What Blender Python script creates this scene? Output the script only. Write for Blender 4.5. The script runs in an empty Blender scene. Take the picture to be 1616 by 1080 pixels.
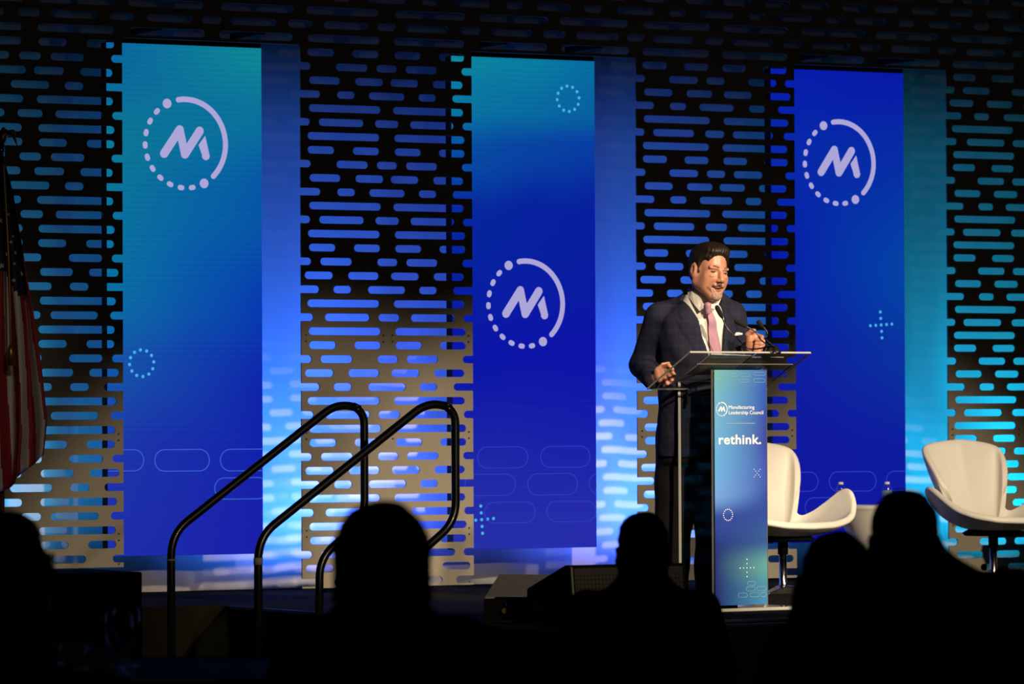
import bpy, bmesh, math, random
import numpy as np
from mathutils import Vector, Matrix
random.seed(7)
SC = bpy.context.scene
COL = SC.collection
PI = math.pi
R = math.radians

# ------------------------------------------------------------------ camera
FPX = 7474.09
YAW, PITCH, ROLL = 0.51487, 0.01737, -0.00465
CAM = np.array([-9.967, -21.572, 1.464])
_f = np.array([math.sin(YAW) * math.cos(PITCH), math.cos(YAW) * math.cos(PITCH), math.sin(PITCH)])
_r = np.array([math.cos(YAW), -math.sin(YAW), 0.0])
_u = np.cross(_r, _f)
RX = _r * math.cos(ROLL) + _u * math.sin(ROLL)
UX = -_r * math.sin(ROLL) + _u * math.cos(ROLL)
FX = _f
cam = bpy.data.objects.new('camera', bpy.data.cameras.new('camera'))
COL.objects.link(cam)
cam.matrix_world = Matrix(((RX[0], UX[0], -FX[0], CAM[0]), (RX[1], UX[1], -FX[1], CAM[1]), (RX[2], UX[2], -FX[2], CAM[2]), (0, 0, 0, 1)))
cam.data.sensor_width = 36.0
cam.data.lens = FPX / 1616 * 36
cam.data.clip_end = 200
cam.data.dof.use_dof = True
cam.data.dof.focus_distance = 22.1
cam.data.dof.aperture_fstop = 5.0
SC.camera = cam
SC.view_settings.view_transform = 'Standard'
SC.view_settings.look = 'None'
SC.view_settings.exposure = 0.0
SC.view_settings.gamma = 1.0
SC.view_settings.use_curve_mapping = False
# ------------------------------------------------------------------ world and lights
w = bpy.data.worlds.new('world'); SC.world = w; w.use_nodes = True
w.node_tree.nodes['Background'].inputs[0].default_value = (0.8, 0.85, 1.0, 1)
w.node_tree.nodes['Background'].inputs[1].default_value = 0.004

def light(name, kind, loc, target, energy, color, size=None, spot=None, blend=1.0):
    l = bpy.data.lights.new(name, kind); l.energy = energy; l.color = color
    o = bpy.data.objects.new(name, l); COL.objects.link(o); o.location = loc
    d = Vector(target) - Vector(loc); o.rotation_euler = d.to_track_quat('-Z', 'Y').to_euler()
    if kind == 'SPOT':
        l.spot_size = R(spot); l.spot_blend = blend; l.shadow_soft_size = size or 0.1
    if kind == 'AREA': l.size = size or 1
    return o
WARM = (1.0, 0.80, 0.56)
# stage key lights, then added fills, hung far out over the audience, about 13 degrees above the stage
light('key_light_left', 'SPOT', (-0.4, -15.6, 7.5), (2.0, -2.8, 1.72), 9000, WARM, 0.20, 10.5, 0.35)
light('key_light_right', 'SPOT', (7.0, -15.0, 7.5), (2.0, -2.8, 1.72), 6200, WARM, 0.20, 10.5, 0.35)
light('key_light_chairs', 'SPOT', (3.2, -14.0, 7.5), (4.45, -0.9, 0.85), 7400, WARM, 0.20, 10.4, 0.5)
light('added_screen_fill', 'SPOT', (-2.0, -24.0, 6.6), (2.4, 0.0, 2.4), 130, (1.0, 0.86, 0.74), 0.3, 30, 0.6)  # added fill, no fixture of the room: lifts the dark screen tops
light('added_flag_fill', 'SPOT', (-3.5, -14.0, 7.4), (-1.15, -0.6, 1.7), 650, WARM, 0.2, 7.5, 0.9)  # added spot without a known source, brightens the flag
# low front lights from the back of the room, about 13 degrees above the stage
light('low_front_light_left', 'SPOT', (-1.5, -22.0, 5.9), (0.3, 0.3, -0.15), 3800, WARM, 0.20, 8.6, 0.9)
light('low_front_light_right', 'SPOT', (8.6, -21.0, 5.9), (1.95, 0.3, -0.15), 9500, WARM, 0.20, 7.9, 0.9)
light('low_front_light_center', 'SPOT', (1.6, -22.0, 5.7), (2.1, 0.5, 0.15), 5200, WARM, 0.20, 4.6, 0.8)
# coloured washes standing behind the perforated columns: position X, aim X, colour, power
WASH = [(-1.5, -1.5, (0.02, 0.40, 0.80), 56), (-0.62, -0.55, (0.02, 0.38, 0.82), 56),
        (1.30, 1.12, (0.025, 0.17, 1.0), 120), (1.72, 1.80, (0.055, 0.12, 1.0), 90),
        (3.25, 3.05, (0.055, 0.12, 1.0), 108), (3.65, 3.75, (0.02, 0.20, 1.0), 85),
        (5.35, 5.05, (0.014, 0.38, 0.88), 29), (5.90, 5.8, (0.008, 0.60, 0.95), 62)]
DRAPE_Y = 0.709

# ------------------------------------------------------------------ helpers
def lin(c):
    return tuple(((v / 255 / 12.92) if v / 255 <= 0.04045 else ((v / 255 + 0.055) / 1.055) ** 2.4) for v in c)
def ray(x, y): return FX + RX * (x - 808) / FPX - UX * (y - 540) / FPX
def at(x, y, D): return CAM + ray(x, y) * D
def onY(x, y, Y):
    d = ray(x, y); return CAM + d * (Y - CAM[1]) / d[1]
def onZ(x, y, Z):
    d = ray(x, y); return CAM + d * (Z - CAM[2]) / d[2]
STAGE = 0.6

def mat(name, col, rough=0.5, metal=0.0, spec=0.5, emit=None, es=1.0, coat=0.0, sheen=0.0):
    m = bpy.data.materials.new(name); m.use_nodes = True
    b = m.node_tree.nodes['Principled BSDF']
    b.inputs['Base Color'].default_value = (*col, 1); b.inputs['Roughness'].default_value = rough
    b.inputs['Metallic'].default_value = metal; b.inputs['Specular IOR Level'].default_value = spec
    b.inputs['Coat Weight'].default_value = coat; b.inputs['Sheen Weight'].default_value = sheen
    if emit: b.inputs['Emission Color'].default_value = (*emit, 1); b.inputs['Emission Strength'].default_value = es
    return m
def nd(m, t, **kw):
    n = m.node_tree.nodes.new(t)
    for k, v in kw.items(): setattr(n, k, v)
    return n
def lk(m, a, b): m.node_tree.links.new(a, b)
def noisy(m, scale, amount, bump=0.0, detail=3):
    """break the base colour up with soft noise, and bump it"""
    b = m.node_tree.nodes['Principled BSDF']; c = list(b.inputs['Base Color'].default_value)
    tc = nd(m, 'ShaderNodeTexCoord'); n = nd(m, 'ShaderNodeTexNoise'); n.inputs['Scale'].default_value = scale; n.inputs['Detail'].default_value = detail
    lk(m, tc.outputs['Object'], n.inputs['Vector'])
    mx = nd(m, 'ShaderNodeMix', data_type='RGBA'); lk(m, n.outputs['Fac'], mx.inputs[0])
    mx.inputs[6].default_value = (*[v * (1 - amount) for v in c[:3]], 1); mx.inputs[7].default_value = (*[min(1, v * (1 + amount)) for v in c[:3]], 1)
    lk(m, mx.outputs[2], b.inputs['Base Color'])
    if bump:
        bp = nd(m, 'ShaderNodeBump'); bp.inputs['Strength'].default_value = bump; bp.inputs['Distance'].default_value = 0.01
        lk(m, n.outputs['Fac'], bp.inputs['Height']); lk(m, bp.outputs['Normal'], b.inputs['Normal'])
    return m

def link(name, me, mats=(), parent=None, smooth=False, loc=None):
    o = bpy.data.objects.new(name, me); COL.objects.link(o)
    for m in (mats if isinstance(mats, (list, tuple)) else [mats]): me.materials.append(m)
    if smooth: me.polygons.foreach_set('use_smooth', [True] * len(me.polygons))
    if parent is not None: o.parent = parent
    if loc is not None: o.location = loc
    return o
def tag(o, label=None, cat=None, group=None, kind=None):
    if label: o['label'] = label
    if cat: o['category'] = cat
    if group: o['group'] = group
    if kind: o['kind'] = kind
    return o
def thing(name, label, cat, loc=(0, 0, 0), rotz=0.0, group=None):
    o = bpy.data.objects.new(name, None); COL.objects.link(o); o.location = loc; o.rotation_euler = (0, 0, rotz)
    o.empty_display_size = 0.1
    return tag(o, label, cat, group)
def copy_tree(o, parent=None):
    c = o.copy(); COL.objects.link(c)
    if parent is not None: c.parent = parent
    for ch in list(o.children): copy_tree(ch, c)
    return c

class MB:
    """collects simple shapes into ONE mesh"""
    def __init__(s): s.v = []; s.f = []; s.m = []
    def add(s, vs, fs, mi=0):
        n = len(s.v); s.v += [tuple(map(float, p)) for p in vs]; s.f += [tuple(i + n for i in f) for f in fs]; s.m += [mi] * len(fs); return s
    def box(s, c, d, mi=0, M=None):
        vs = [(c[0] + sx * d[0] / 2, c[1] + sy * d[1] / 2, c[2] + sz * d[2] / 2) for sx in (-1, 1) for sy in (-1, 1) for sz in (-1, 1)]
        if M is not None: vs = [M @ Vector(p) for p in vs]
        return s.add(vs, [(0, 1, 3, 2), (4, 6, 7, 5), (0, 4, 5, 1), (2, 3, 7, 6), (0, 2, 6, 4), (1, 5, 7, 3)], mi)
    def prism(s, poly, axis, a, b, mi=0):
        """poly in the two other axes, extruded from a to b along axis"""
        def P(p, h): q = list(p); q.insert(axis, h); return q
        n = len(poly); vs = [P(p, a) for p in poly] + [P(p, b) for p in poly]
        fs = [tuple(range(n - 1, -1, -1)), tuple(range(n, 2 * n))] + [(i, (i + 1) % n, n + (i + 1) % n, n + i) for i in range(n)]
        return s.add(vs, fs, mi)
    def tube(s, pts, r, seg=12, mi=0, closed=False):
        pts = [Vector(p) for p in pts]; n = len(pts); rs = r if isinstance(r, (list, tuple)) else [r] * n
        up = Vector((0.31, 0.17, 0.93)).normalized(); vs = []; prev = None
        for i, p in enumerate(pts):
            if closed: t = pts[(i + 1) % n] - pts[i - 1]
            else: t = pts[min(i + 1, n - 1)] - pts[max(i - 1, 0)]
            t.normalize()
            a = (prev - t * prev.dot(t)) if prev is not None else up.cross(t)
            if a.length < 1e-6: a = t.orthogonal()
            a.normalize(); prev = a; b = t.cross(a)
            for k in range(seg):
                q = 2 * PI * k / seg; vs.append(p + (a * math.cos(q) + b * math.sin(q)) * rs[i])
        fs = []
        m = n if closed else n - 1
        for i in range(m):
            for k in range(seg):
                j = (i + 1) % n; fs.append((i * seg + k, i * seg + (k + 1) % seg, j * seg + (k + 1) % seg, j * seg + k))
        if not closed: fs += [tuple(range(seg - 1, -1, -1)), tuple((n - 1) * seg + k for k in range(seg))]
        return s.add(vs, fs, mi)
    def lathe(s, prof, c=(0, 0, 0), seg=32, mi=0):
        vs = []; n = len(prof)
        for k in range(seg):
            q = 2 * PI * k / seg
            for (r_, z) in prof: vs.append((c[0] + r_ * math.cos(q), c[1] + r_ * math.sin(q), c[2] + z))
        fs = [(k * n + i, ((k + 1) % seg) * n + i, ((k + 1) % seg) * n + i + 1, k * n + i + 1) for k in range(seg) for i in range(n - 1)]
        if prof[0][0] > 1e-5: fs.append(tuple(k * n for k in range(seg - 1, -1, -1)))
        if prof[-1][0] > 1e-5: fs.append(tuple(k * n + n - 1 for k in range(seg)))
        return s.add(vs, fs, mi)
    def mesh(s, name):
        me = bpy.data.meshes.new(name); me.from_pydata(s.v, [], s.f); me.polygons.foreach_set('material_index', s.m)
        bm = bmesh.new(); bm.from_mesh(me); bmesh.ops.remove_doubles(bm, verts=bm.verts, dist=1e-6); bmesh.ops.recalc_face_normals(bm, faces=bm.faces); bm.to_mesh(me); bm.free()
        me.update(); return me
    def build(s, name, mats, parent=None, smooth=False, bevel=0.0, loc=None):
        o = link(name, s.mesh(name), mats, parent, smooth, loc)
        if bevel:
            b = o.modifiers.new('bevel', 'BEVEL'); b.width = bevel; b.segments = 2; b.limit_method = 'ANGLE'; b.angle_limit = R(40)
        return o
def bez(pts, n=10):
    """smooth Catmull-Rom line through points"""
    P = [np.array(p, float) for p in pts]; P = [2 * P[0] - P[1]] + P + [2 * P[-1] - P[-2]]; out = []
    for i in range(1, len(P) - 2):
        for k in range(n):
            t = k / n
            out.append(0.5 * ((2 * P[i]) + (-P[i - 1] + P[i + 1]) * t + (2 * P[i - 1] - 5 * P[i] + 4 * P[i + 1] - P[i + 2]) * t * t + (-P[i - 1] + 3 * P[i] - 3 * P[i + 1] + P[i + 2]) * t ** 3))
    out.append(P[-2]); return out
def fillet(pts, rad, n=8):
    """polyline with rounded corners"""
    P = [Vector(p) for p in pts]; out = [P[0]]
    rr = rad if isinstance(rad, (list, tuple)) else [rad] * (len(P) - 2)
    for i in range(1, len(P) - 1):
        a = (P[i - 1] - P[i]); b = (P[i + 1] - P[i]); d = rr[i - 1]
        p0 = P[i] + a.normalized() * d; p2 = P[i] + b.normalized() * d
        for k in range(n + 1):
            t = k / n; out.append(p0 * (1 - t) ** 2 + P[i] * 2 * t * (1 - t) + p2 * t * t)
    out.append(P[-1]); return out

# ------------------------------------------------------------------ distance-field modelling of organic shapes
class Vox:
    def __init__(s, xs, ys, zs):
        s.a = [np.asarray(q, np.float32) for q in (xs, ys, zs)]
        s.V = np.full([len(q) for q in s.a], 0.09, np.float32)
    def reg(s, lo, hi):
        sl = tuple(slice(max(0, int(np.searchsorted(q, l)) - 1), min(len(q), int(np.searchsorted(q, h)) + 1)) for q, l, h in zip(s.a, lo, hi))
        g = [q[t] for q, t in zip(s.a, sl)]
        return sl, g[0][:, None, None], g[1][None, :, None], g[2][None, None, :]
    def put(s, f, lo, hi, k=0.01, op='u'):
        m = k + 0.03; sl, X, Y, Z = s.reg([l - m for l in lo], [h + m for h in hi]); d = f(X, Y, Z); a = s.V[sl]
        if a.size == 0: return s
        if op == 'u':
            h = np.clip(0.5 + 0.5 * (a - d) / k, 0, 1); s.V[sl] = a * (1 - h) + d * h - k * h * (1 - h)
        else:
            if op == 's': d = -d
            h = np.clip(0.5 - 0.5 * (a - d) / k, 0, 1); s.V[sl] = a * (1 - h) + d * h + k * h * (1 - h)
        return s
    def cap(s, a, b, r1, r2=None, k=0.01, op='u'):
        r2 = r1 if r2 is None else r2; a = np.array(a, float); b = np.array(b, float); ab = b - a; L = float(ab @ ab) + 1e-12
        def f(X, Y, Z):
            x, y, z = X - a[0], Y - a[1], Z - a[2]
            t = np.clip((x * ab[0] + y * ab[1] + z * ab[2]) / L, 0, 1)
            return np.sqrt((x - t * ab[0]) ** 2 + (y - t * ab[1]) ** 2 + (z - t * ab[2]) ** 2) - (r1 + (r2 - r1) * t)
        r = max(r1, r2); return s.put(f, np.minimum(a, b) - r, np.maximum(a, b) + r, k, op)
    def ell(s, c, rad, k=0.01, M=None, op='u'):
        c = np.array(c, float); M = np.eye(3) if M is None else M
        def f(X, Y, Z):
            x, y, z = X - c[0], Y - c[1], Z - c[2]
            p = [M[0, i] * x + M[1, i] * y + M[2, i] * z for i in range(3)]
            k0 = np.sqrt(sum((p[i] / rad[i]) ** 2 for i in range(3))); k1 = np.sqrt(sum((p[i] / rad[i] ** 2) ** 2 for i in range(3))) + 1e-9
            return k0 * (k0 - 1) / k1
        r = max(rad); return s.put(f, c - r, c + r, k, op)
    def loft(s, rows, yaw=0.0, grow=0.0, k=0.01, op='u', sq=2.0):
        """rows (z, cx, cy, rx, ry): a body of elliptical sections"""
        T = np.array(rows, float); cy_, sy_ = math.cos(yaw), math.sin(yaw)
        def f(X, Y, Z):
            z = np.clip(Z, T[0, 0], T[-1, 0]); cx, cy, rx, ry = [np.interp(z, T[:, 0], T[:, i]) for i in (1, 2, 3, 4)]
            rx = rx + grow; ry = ry + grow; x, y = X - cx, Y - cy
            u = np.abs((x * cy_ + y * sy_) / rx); v = np.abs((-x * sy_ + y * cy_) / ry)
            d = ((u ** sq + v ** sq) ** (1 / sq) - 1) * np.minimum(rx, ry)
            return np.maximum(d, np.maximum(T[0, 0] - Z, Z - T[-1, 0]))
        m = T[:, 3:].max() + grow
        return s.put(f, [T[:, 1].min() - m, T[:, 2].min() - m, T[0, 0]], [T[:, 1].max() + m, T[:, 2].max() + m, T[-1, 0]], k, op)
    def mesh(s, name, relax=1):
        V, (ax, ay, az) = s.V, s.a
        V = V.copy(); V[0] = V[-1] = 0.05; V[:, 0] = V[:, -1] = 0.05; V[:, :, 0] = V[:, :, -1] = 0.05
        I = V < 0
        c = sum(I[i:I.shape[0] - 1 + i, j:I.shape[1] - 1 + j, l:I.shape[2] - 1 + l].astype(np.int8) for i in (0, 1) for j in (0, 1) for l in (0, 1))
        cells = np.argwhere((c > 0) & (c < 8)); idx = np.full(c.shape, -1, np.int64); idx[tuple(cells.T)] = np.arange(len(cells))
        P = np.zeros((len(cells), 3)); N = np.zeros(len(cells)); C = [(i, j, l) for i in (0, 1) for j in (0, 1) for l in (0, 1)]
        for a in C:
            for b in C:
                if sum(b) - sum(a) == 1 and all(b[t] >= a[t] for t in range(3)):
                    A = cells + a; B = cells + b; va = V[tuple(A.T)]; vb = V[tuple(B.T)]; m = (va < 0) != (vb < 0); t = (va / np.where(m, va - vb, 1))[m][:, None]
                    pa = np.stack([ax[A[m, 0]], ay[A[m, 1]], az[A[m, 2]]], 1); pb = np.stack([ax[B[m, 0]], ay[B[m, 1]], az[B[m, 2]]], 1)
                    P[m] += pa + (pb - pa) * t; N[m] += 1
        P /= N[:, None]; F = []
        for ax_ in range(3):
            o1, o2 = [(1, 2), (2, 0), (0, 1)][ax_]
            lo = [slice(0, n) for n in I.shape]; hi = list(lo); lo[ax_] = slice(0, I.shape[ax_] - 1); hi[ax_] = slice(1, I.shape[ax_])
            e = np.argwhere(I[tuple(lo)] != I[tuple(hi)])
            e = e[(e[:, o1] > 0) & (e[:, o2] > 0) & (e[:, o1] < c.shape[o1]) & (e[:, o2] < c.shape[o2])]
            d1 = np.zeros(3, int); d1[o1] = 1; d2 = np.zeros(3, int); d2[o2] = 1
            q = np.stack([idx[tuple((e - d1 - d2).T)], idx[tuple((e - d2).T)], idx[tuple(e.T)], idx[tuple((e - d1).T)]], 1)
            fl = ~I[tuple(e.T)]; q[fl] = q[fl][:, ::-1]; F.append(q)
        F = np.concatenate(F)
        F = F[(F >= 0).all(1)]
        for _ in range(relax):
            S = np.zeros_like(P); n = np.zeros(len(P))
            for i in range(4):
                a, b = F[:, i], F[:, (i + 1) % 4]; np.add.at(S, a, P[b]); np.add.at(n, a, 1); np.add.at(S, b, P[a]); np.add.at(n, b, 1)
            P = P * 0.5 + 0.5 * S / np.maximum(n, 1)[:, None]
        me = bpy.data.meshes.new(name)
        me.vertices.add(len(P)); me.vertices.foreach_set('co', P.ravel()); me.loops.add(F.size); me.loops.foreach_set('vertex_index', F.ravel().astype(np.int32))
        me.polygons.add(len(F)); me.polygons.foreach_set('loop_start', np.arange(0, F.size, 4, dtype=np.int32)); me.polygons.foreach_set('loop_total', np.full(len(F), 4, np.int32))
        me.update(calc_edges=True); me.validate(); return me
    def build(s, name, mats, parent=None, relax=1): return link(name, s.mesh(name, relax), mats, parent, True)
def rng(*seg):
    """non-uniform axis: rng(start, (end, step), ...)"""
    out = [seg[0]]
    for e, st in seg[1:]:
        n = max(1, int(round((e - out[-1]) / st))); a = out[-1]; out += [a + (e - a) * (i + 1) / n for i in range(n)]
    return np.array(out)
def rotz(a): c, s_ = math.cos(a), math.sin(a); return np.array([[c, -s_, 0], [s_, c, 0], [0, 0, 1.0]])
def rotx(a): c, s_ = math.cos(a), math.sin(a); return np.array([[1.0, 0, 0], [0, c, -s_], [0, s_, c]])
def roty(a): c, s_ = math.cos(a), math.sin(a); return np.array([[c, 0, s_], [0, 1.0, 0], [-s_, 0, c]])

# ------------------------------------------------------------------ materials
M = {}
M['panel'] = noisy(mat('panel', (0.21, 0.185, 0.145), 0.62, 0.0, 0.3), 3, 0.06)
M['bolt'] = mat('bolt', (0.02, 0.02, 0.02), 0.4, 0.6)
M['black'] = mat('black', (0.006, 0.006, 0.007), 0.8, 0, 0.08)
M['blackmetal'] = mat('blackmetal', (0.008, 0.008, 0.009), 0.28, 0.0, 0.6, coat=0.3)
M['deck'] = noisy(mat('deck', (0.011, 0.010, 0.006), 0.95, 0, 0.02), 8, 0.4)
M['carpet'] = noisy(mat('carpet', (0.006, 0.006, 0.008), 0.95, 0, 0.1), 30, 0.5)
M['room'] = mat('room', (0.01, 0.01, 0.012), 0.9, 0, 0.1)
M['drape'] = mat('drape', (0.72, 0.71, 0.72), 0.9, 0, 0.1)
M['chrome'] = mat('chrome', (0.55, 0.55, 0.55), 0.16, 1.0)
M['white_leather'] = noisy(mat('white_leather', (0.80, 0.77, 0.70), 0.42, 0, 0.4), 5, 0.03)
M['white_cloth'] = mat('white_cloth', (0.82, 0.78, 0.70), 0.85, 0, 0.2)
M['gray_carpet'] = noisy(mat('gray_carpet', (0.34, 0.33, 0.31), 0.95, 0, 0.1), 160, 0.7, 0.6)

# ------------------------------------------------------------------ the setting
def structure(name, mb, m): return tag(mb.build(name, m), kind='structure')
structure('floor', MB().box((0, -10, -0.05), (60, 50, 0.1)), M['carpet'])
structure('wall_back', MB().box((0, 4.2, 4), (60, 0.2, 8)), M['room'])
structure('ceiling', MB().box((0, -10, 8.05), (60, 50, 0.1)), M['room'])
dk = MB().box((5.27, -0.75, STAGE / 2), (10.46, 7.1, STAGE)).box((-1.98, 0.85, STAGE / 2), (4.04, 3.9, STAGE))
structure('stage_deck', dk, M['deck'])
structure('trim_stage_edge', MB().box((5.27, -4.305, STAGE - 0.007), (10.46, 0.012, 0.014)).box((0.036, -2.70, STAGE - 0.007), (0.010, 3.2, 0.014)), mat('edge_trim', (0.05, 0.05, 0.05), 0.4, 0.8))

# the white drape
def drape():
    x0, x1, n, z0, z1 = -3.2, 8.2, 900, STAGE + 0.005, 5.2
    vs = []; fs = []
    for i in range(n + 1):
        x = x0 + (x1 - x0) * i / n
        y = DRAPE_Y + 0.010 * math.sin(x * 7.3 + 1.3 * math.sin(x * 2.1)) + 0.005 * math.sin(x * 19 + 2 * math.sin(x * 3.7))
        for j, z in enumerate((z0, 1.5, 3.0, z1)): vs.append((x, y + (0.012 if j == 0 else 0) * math.sin(x * 9), z))
    for i in range(n):
        for j in range(3): fs.append((i * 4 + j, (i + 1) * 4 + j, (i + 1) * 4 + j + 1, i * 4 + j + 1))
    mb = MB().add(vs, fs)
    o = mb.build('backdrop_drape', M['drape'], None, True)
    s = o.modifiers.new('thick', 'SOLIDIFY'); s.thickness = 0.006; s.offset = 1
    tag(o, 'white floor-length backdrop drape behind the screens, washed blue and cyan by lights', 'drape')
drape()

# ------------------------------------------------------------------ perforated screens
MW = 0.5; MHT = 0.5; PIT = MHT / 7; Z0 = STAGE + 2.809      # Z0: underside of the header
PAT = {'A': [(.09, .40), (.61, .92)], 'B': [(0, .12), (.22, .59), (.88, 1)], 'C': [(.04, .37), (.54, .90)], 'D': [(0, .21), (.37, .58), (.77, 1)],
       'E': [(.07, .905)], 'F': [(0, .14), (.27, .79), (.89, 1)], 'G': [(.085, .92)]}
def pill(xa, xb, zc, h=0.0195, n=7):
    """closed outline of a rounded slot"""
    pts = []
    for i in range(n + 1): q = -PI / 2 + PI * i / n; pts.append((xb - h + h * math.cos(q), zc + h * math.sin(q)))
    for i in range(n + 1): q = PI / 2 + PI * i / n; pts.append((xa + h + h * math.cos(q), zc + h * math.sin(q)))
    return pts
def panel_mesh(flip, rows=7.0, h=0.0195):
    """a plate MW wide, rows*PIT tall hanging down from z=0, cut with slots"""
    H = rows * PIT; outline = []; holes = []; L = []; Rt = []
    for r, key in enumerate('ABCDEFG'):
        zc = -(r + 0.5) * PIT
        if zc - h < -H: continue
        for (a, b) in PAT[key]:
            if flip: a, b = 1 - b, 1 - a
            if a <= 0: L.append((zc, b * MW))
            elif b >= 1: Rt.append((zc, a * MW))
            else: holes.append(pill(a * MW, b * MW, zc, h))
    n = 7; outline.append((0, 0))
    for zc, x in sorted(L, reverse=True):
        outline.append((0, zc + h))
        for i in range(n + 1): q = PI / 2 - PI * i / n; outline.append((x - h + h * math.cos(q), zc + h * math.sin(q)))
        outline.append((0, zc - h))
    outline += [(0, -H), (MW, -H)]
    for zc, x in sorted(Rt):
        outline.append((MW, zc - h))
        for i in range(n + 1): q = -PI / 2 - PI * i / n; outline.append((x + h + h * math.cos(q), zc + h * math.sin(q)))
        outline.append((MW, zc + h))
    outline.append((MW, 0))
    cu = bpy.data.curves.new('slots', 'CURVE'); cu.dimensions = '2D'; cu.fill_mode = 'BOTH'; cu.extrude = 0.005
    for poly in [outline] + holes:
        sp = cu.splines.new('POLY'); sp.points.add(len(poly) - 1); sp.use_cyclic_u = True
        for p, (x, z) in zip(sp.points, poly): p.co = (x, z, 0, 1)
    co = bpy.data.objects.new('slots', cu); COL.objects.link(co)
    dg = bpy.context.evaluated_depsgraph_get(); me = bpy.data.meshes.new_from_object(co.evaluated_get(dg))
    bpy.data.objects.remove(co); bpy.data.curves.remove(cu)
    me.transform(Matrix.Rotation(PI / 2, 4, 'X'))
    bm = bmesh.new(); bm.from_mesh(me); bmesh.ops.remove_doubles(bm, verts=bm.verts, dist=1e-6); bmesh.ops.recalc_face_normals(bm, faces=bm.faces)
    # bolt heads in the corners
    for bx in (0.026, MW - 0.026):
        for bz in (-0.016, -H + 0.016):
            r = bmesh.ops.create_cone(bm, cap_ends=True, segments=8, radius1=0.0052, radius2=0.0045, depth=0.003, matrix=Matrix.Translation((bx, -0.0065, bz)) @ Matrix.Rotation(PI / 2, 4, 'X'))
            for v in r['verts']:
                for f in v.link_faces: f.material_index = 1
    bm.to_mesh(me); bm.free(); me.materials.append(M['panel']); me.materials.append(M['bolt']); return me
PM = {}
def pmesh(flip, rows):
    if (flip, rows) not in PM: PM[(flip, rows)] = panel_mesh(flip, rows)
    return PM[(flip, rows)]
def add_panel(parent, j, m, flip, rows=7.0):
    o = bpy.data.objects.new('perforated_panel', pmesh(flip, rows)); COL.objects.link(o); o.parent = parent
    o.location = (j * MW - parent.location.x + 0.0004, 0, Z0 - m * MHT - parent.location.z)
cols = [(-2, 'tall perforated grey metal screen column behind the flag, left of the first banner', {-2: 'FUUUUU', -1: 'UUFFFU'}, 4.0 - 0.1),
        (2, 'tall perforated grey metal screen column between first and second banners, behind the stair rails', {2: 'FFUUUU', 3: 'UUUUUF'}, 4.0 - 0.1),
        (6, 'tall perforated grey metal screen column directly behind the speaker and lectern', {6: 'FFUUUU', 7: 'FUUUUF'}, 4.0 - 0.1),
        (10, 'tall perforated grey metal screen column at right edge behind the white chair', {10: 'UFFFFF', 11: 'UUFUFF', 12: 'UFUUFU', 13: 'FUFUUU'}, 4.0 - 0.1)]
extra = {-4: 'UFUUFU', -3: 'FUUFUU'}
for j0, label, mods, last in cols:
    t = thing('perforated_screen', label, 'screen', (j0 * MW, 0, STAGE), group='perforated screen columns')
    if j0 == -2: mods = {**mods, **extra}
    for j, s in mods.items():
        for m, ch in enumerate(s): add_panel(t, j, m, ch == 'F', 7.0 if m < 5 else (2.1 if j0 == -2 else 3.95 if j0 >= 6 else 3.9))
        if j0 == -2: MB().box((j * MW + 0.25 - j0 * MW, 0.02, 0.05), (MW, 0.02, 0.1)).build('foot_plate', M['black'], t)
    # support frame behind the seams
    fr = MB()
    js = sorted(mods); xs = [(js[0]) * MW + 0.01, (js[-1] + 1) * MW - 0.01]
t = thing('perforated_header', 'long perforated grey metal header spanning over all three banners', 'screen', (-2.0, 0, Z0))
for j, ch in zip(range(-4, 14), 'UF' + 'FFUFUFFUFFFUUUUFUU'):
    add_panel(t, j, -1, ch == 'F')
    add_panel(t, j, -2, (j * 7 % 3) == 0)

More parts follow.
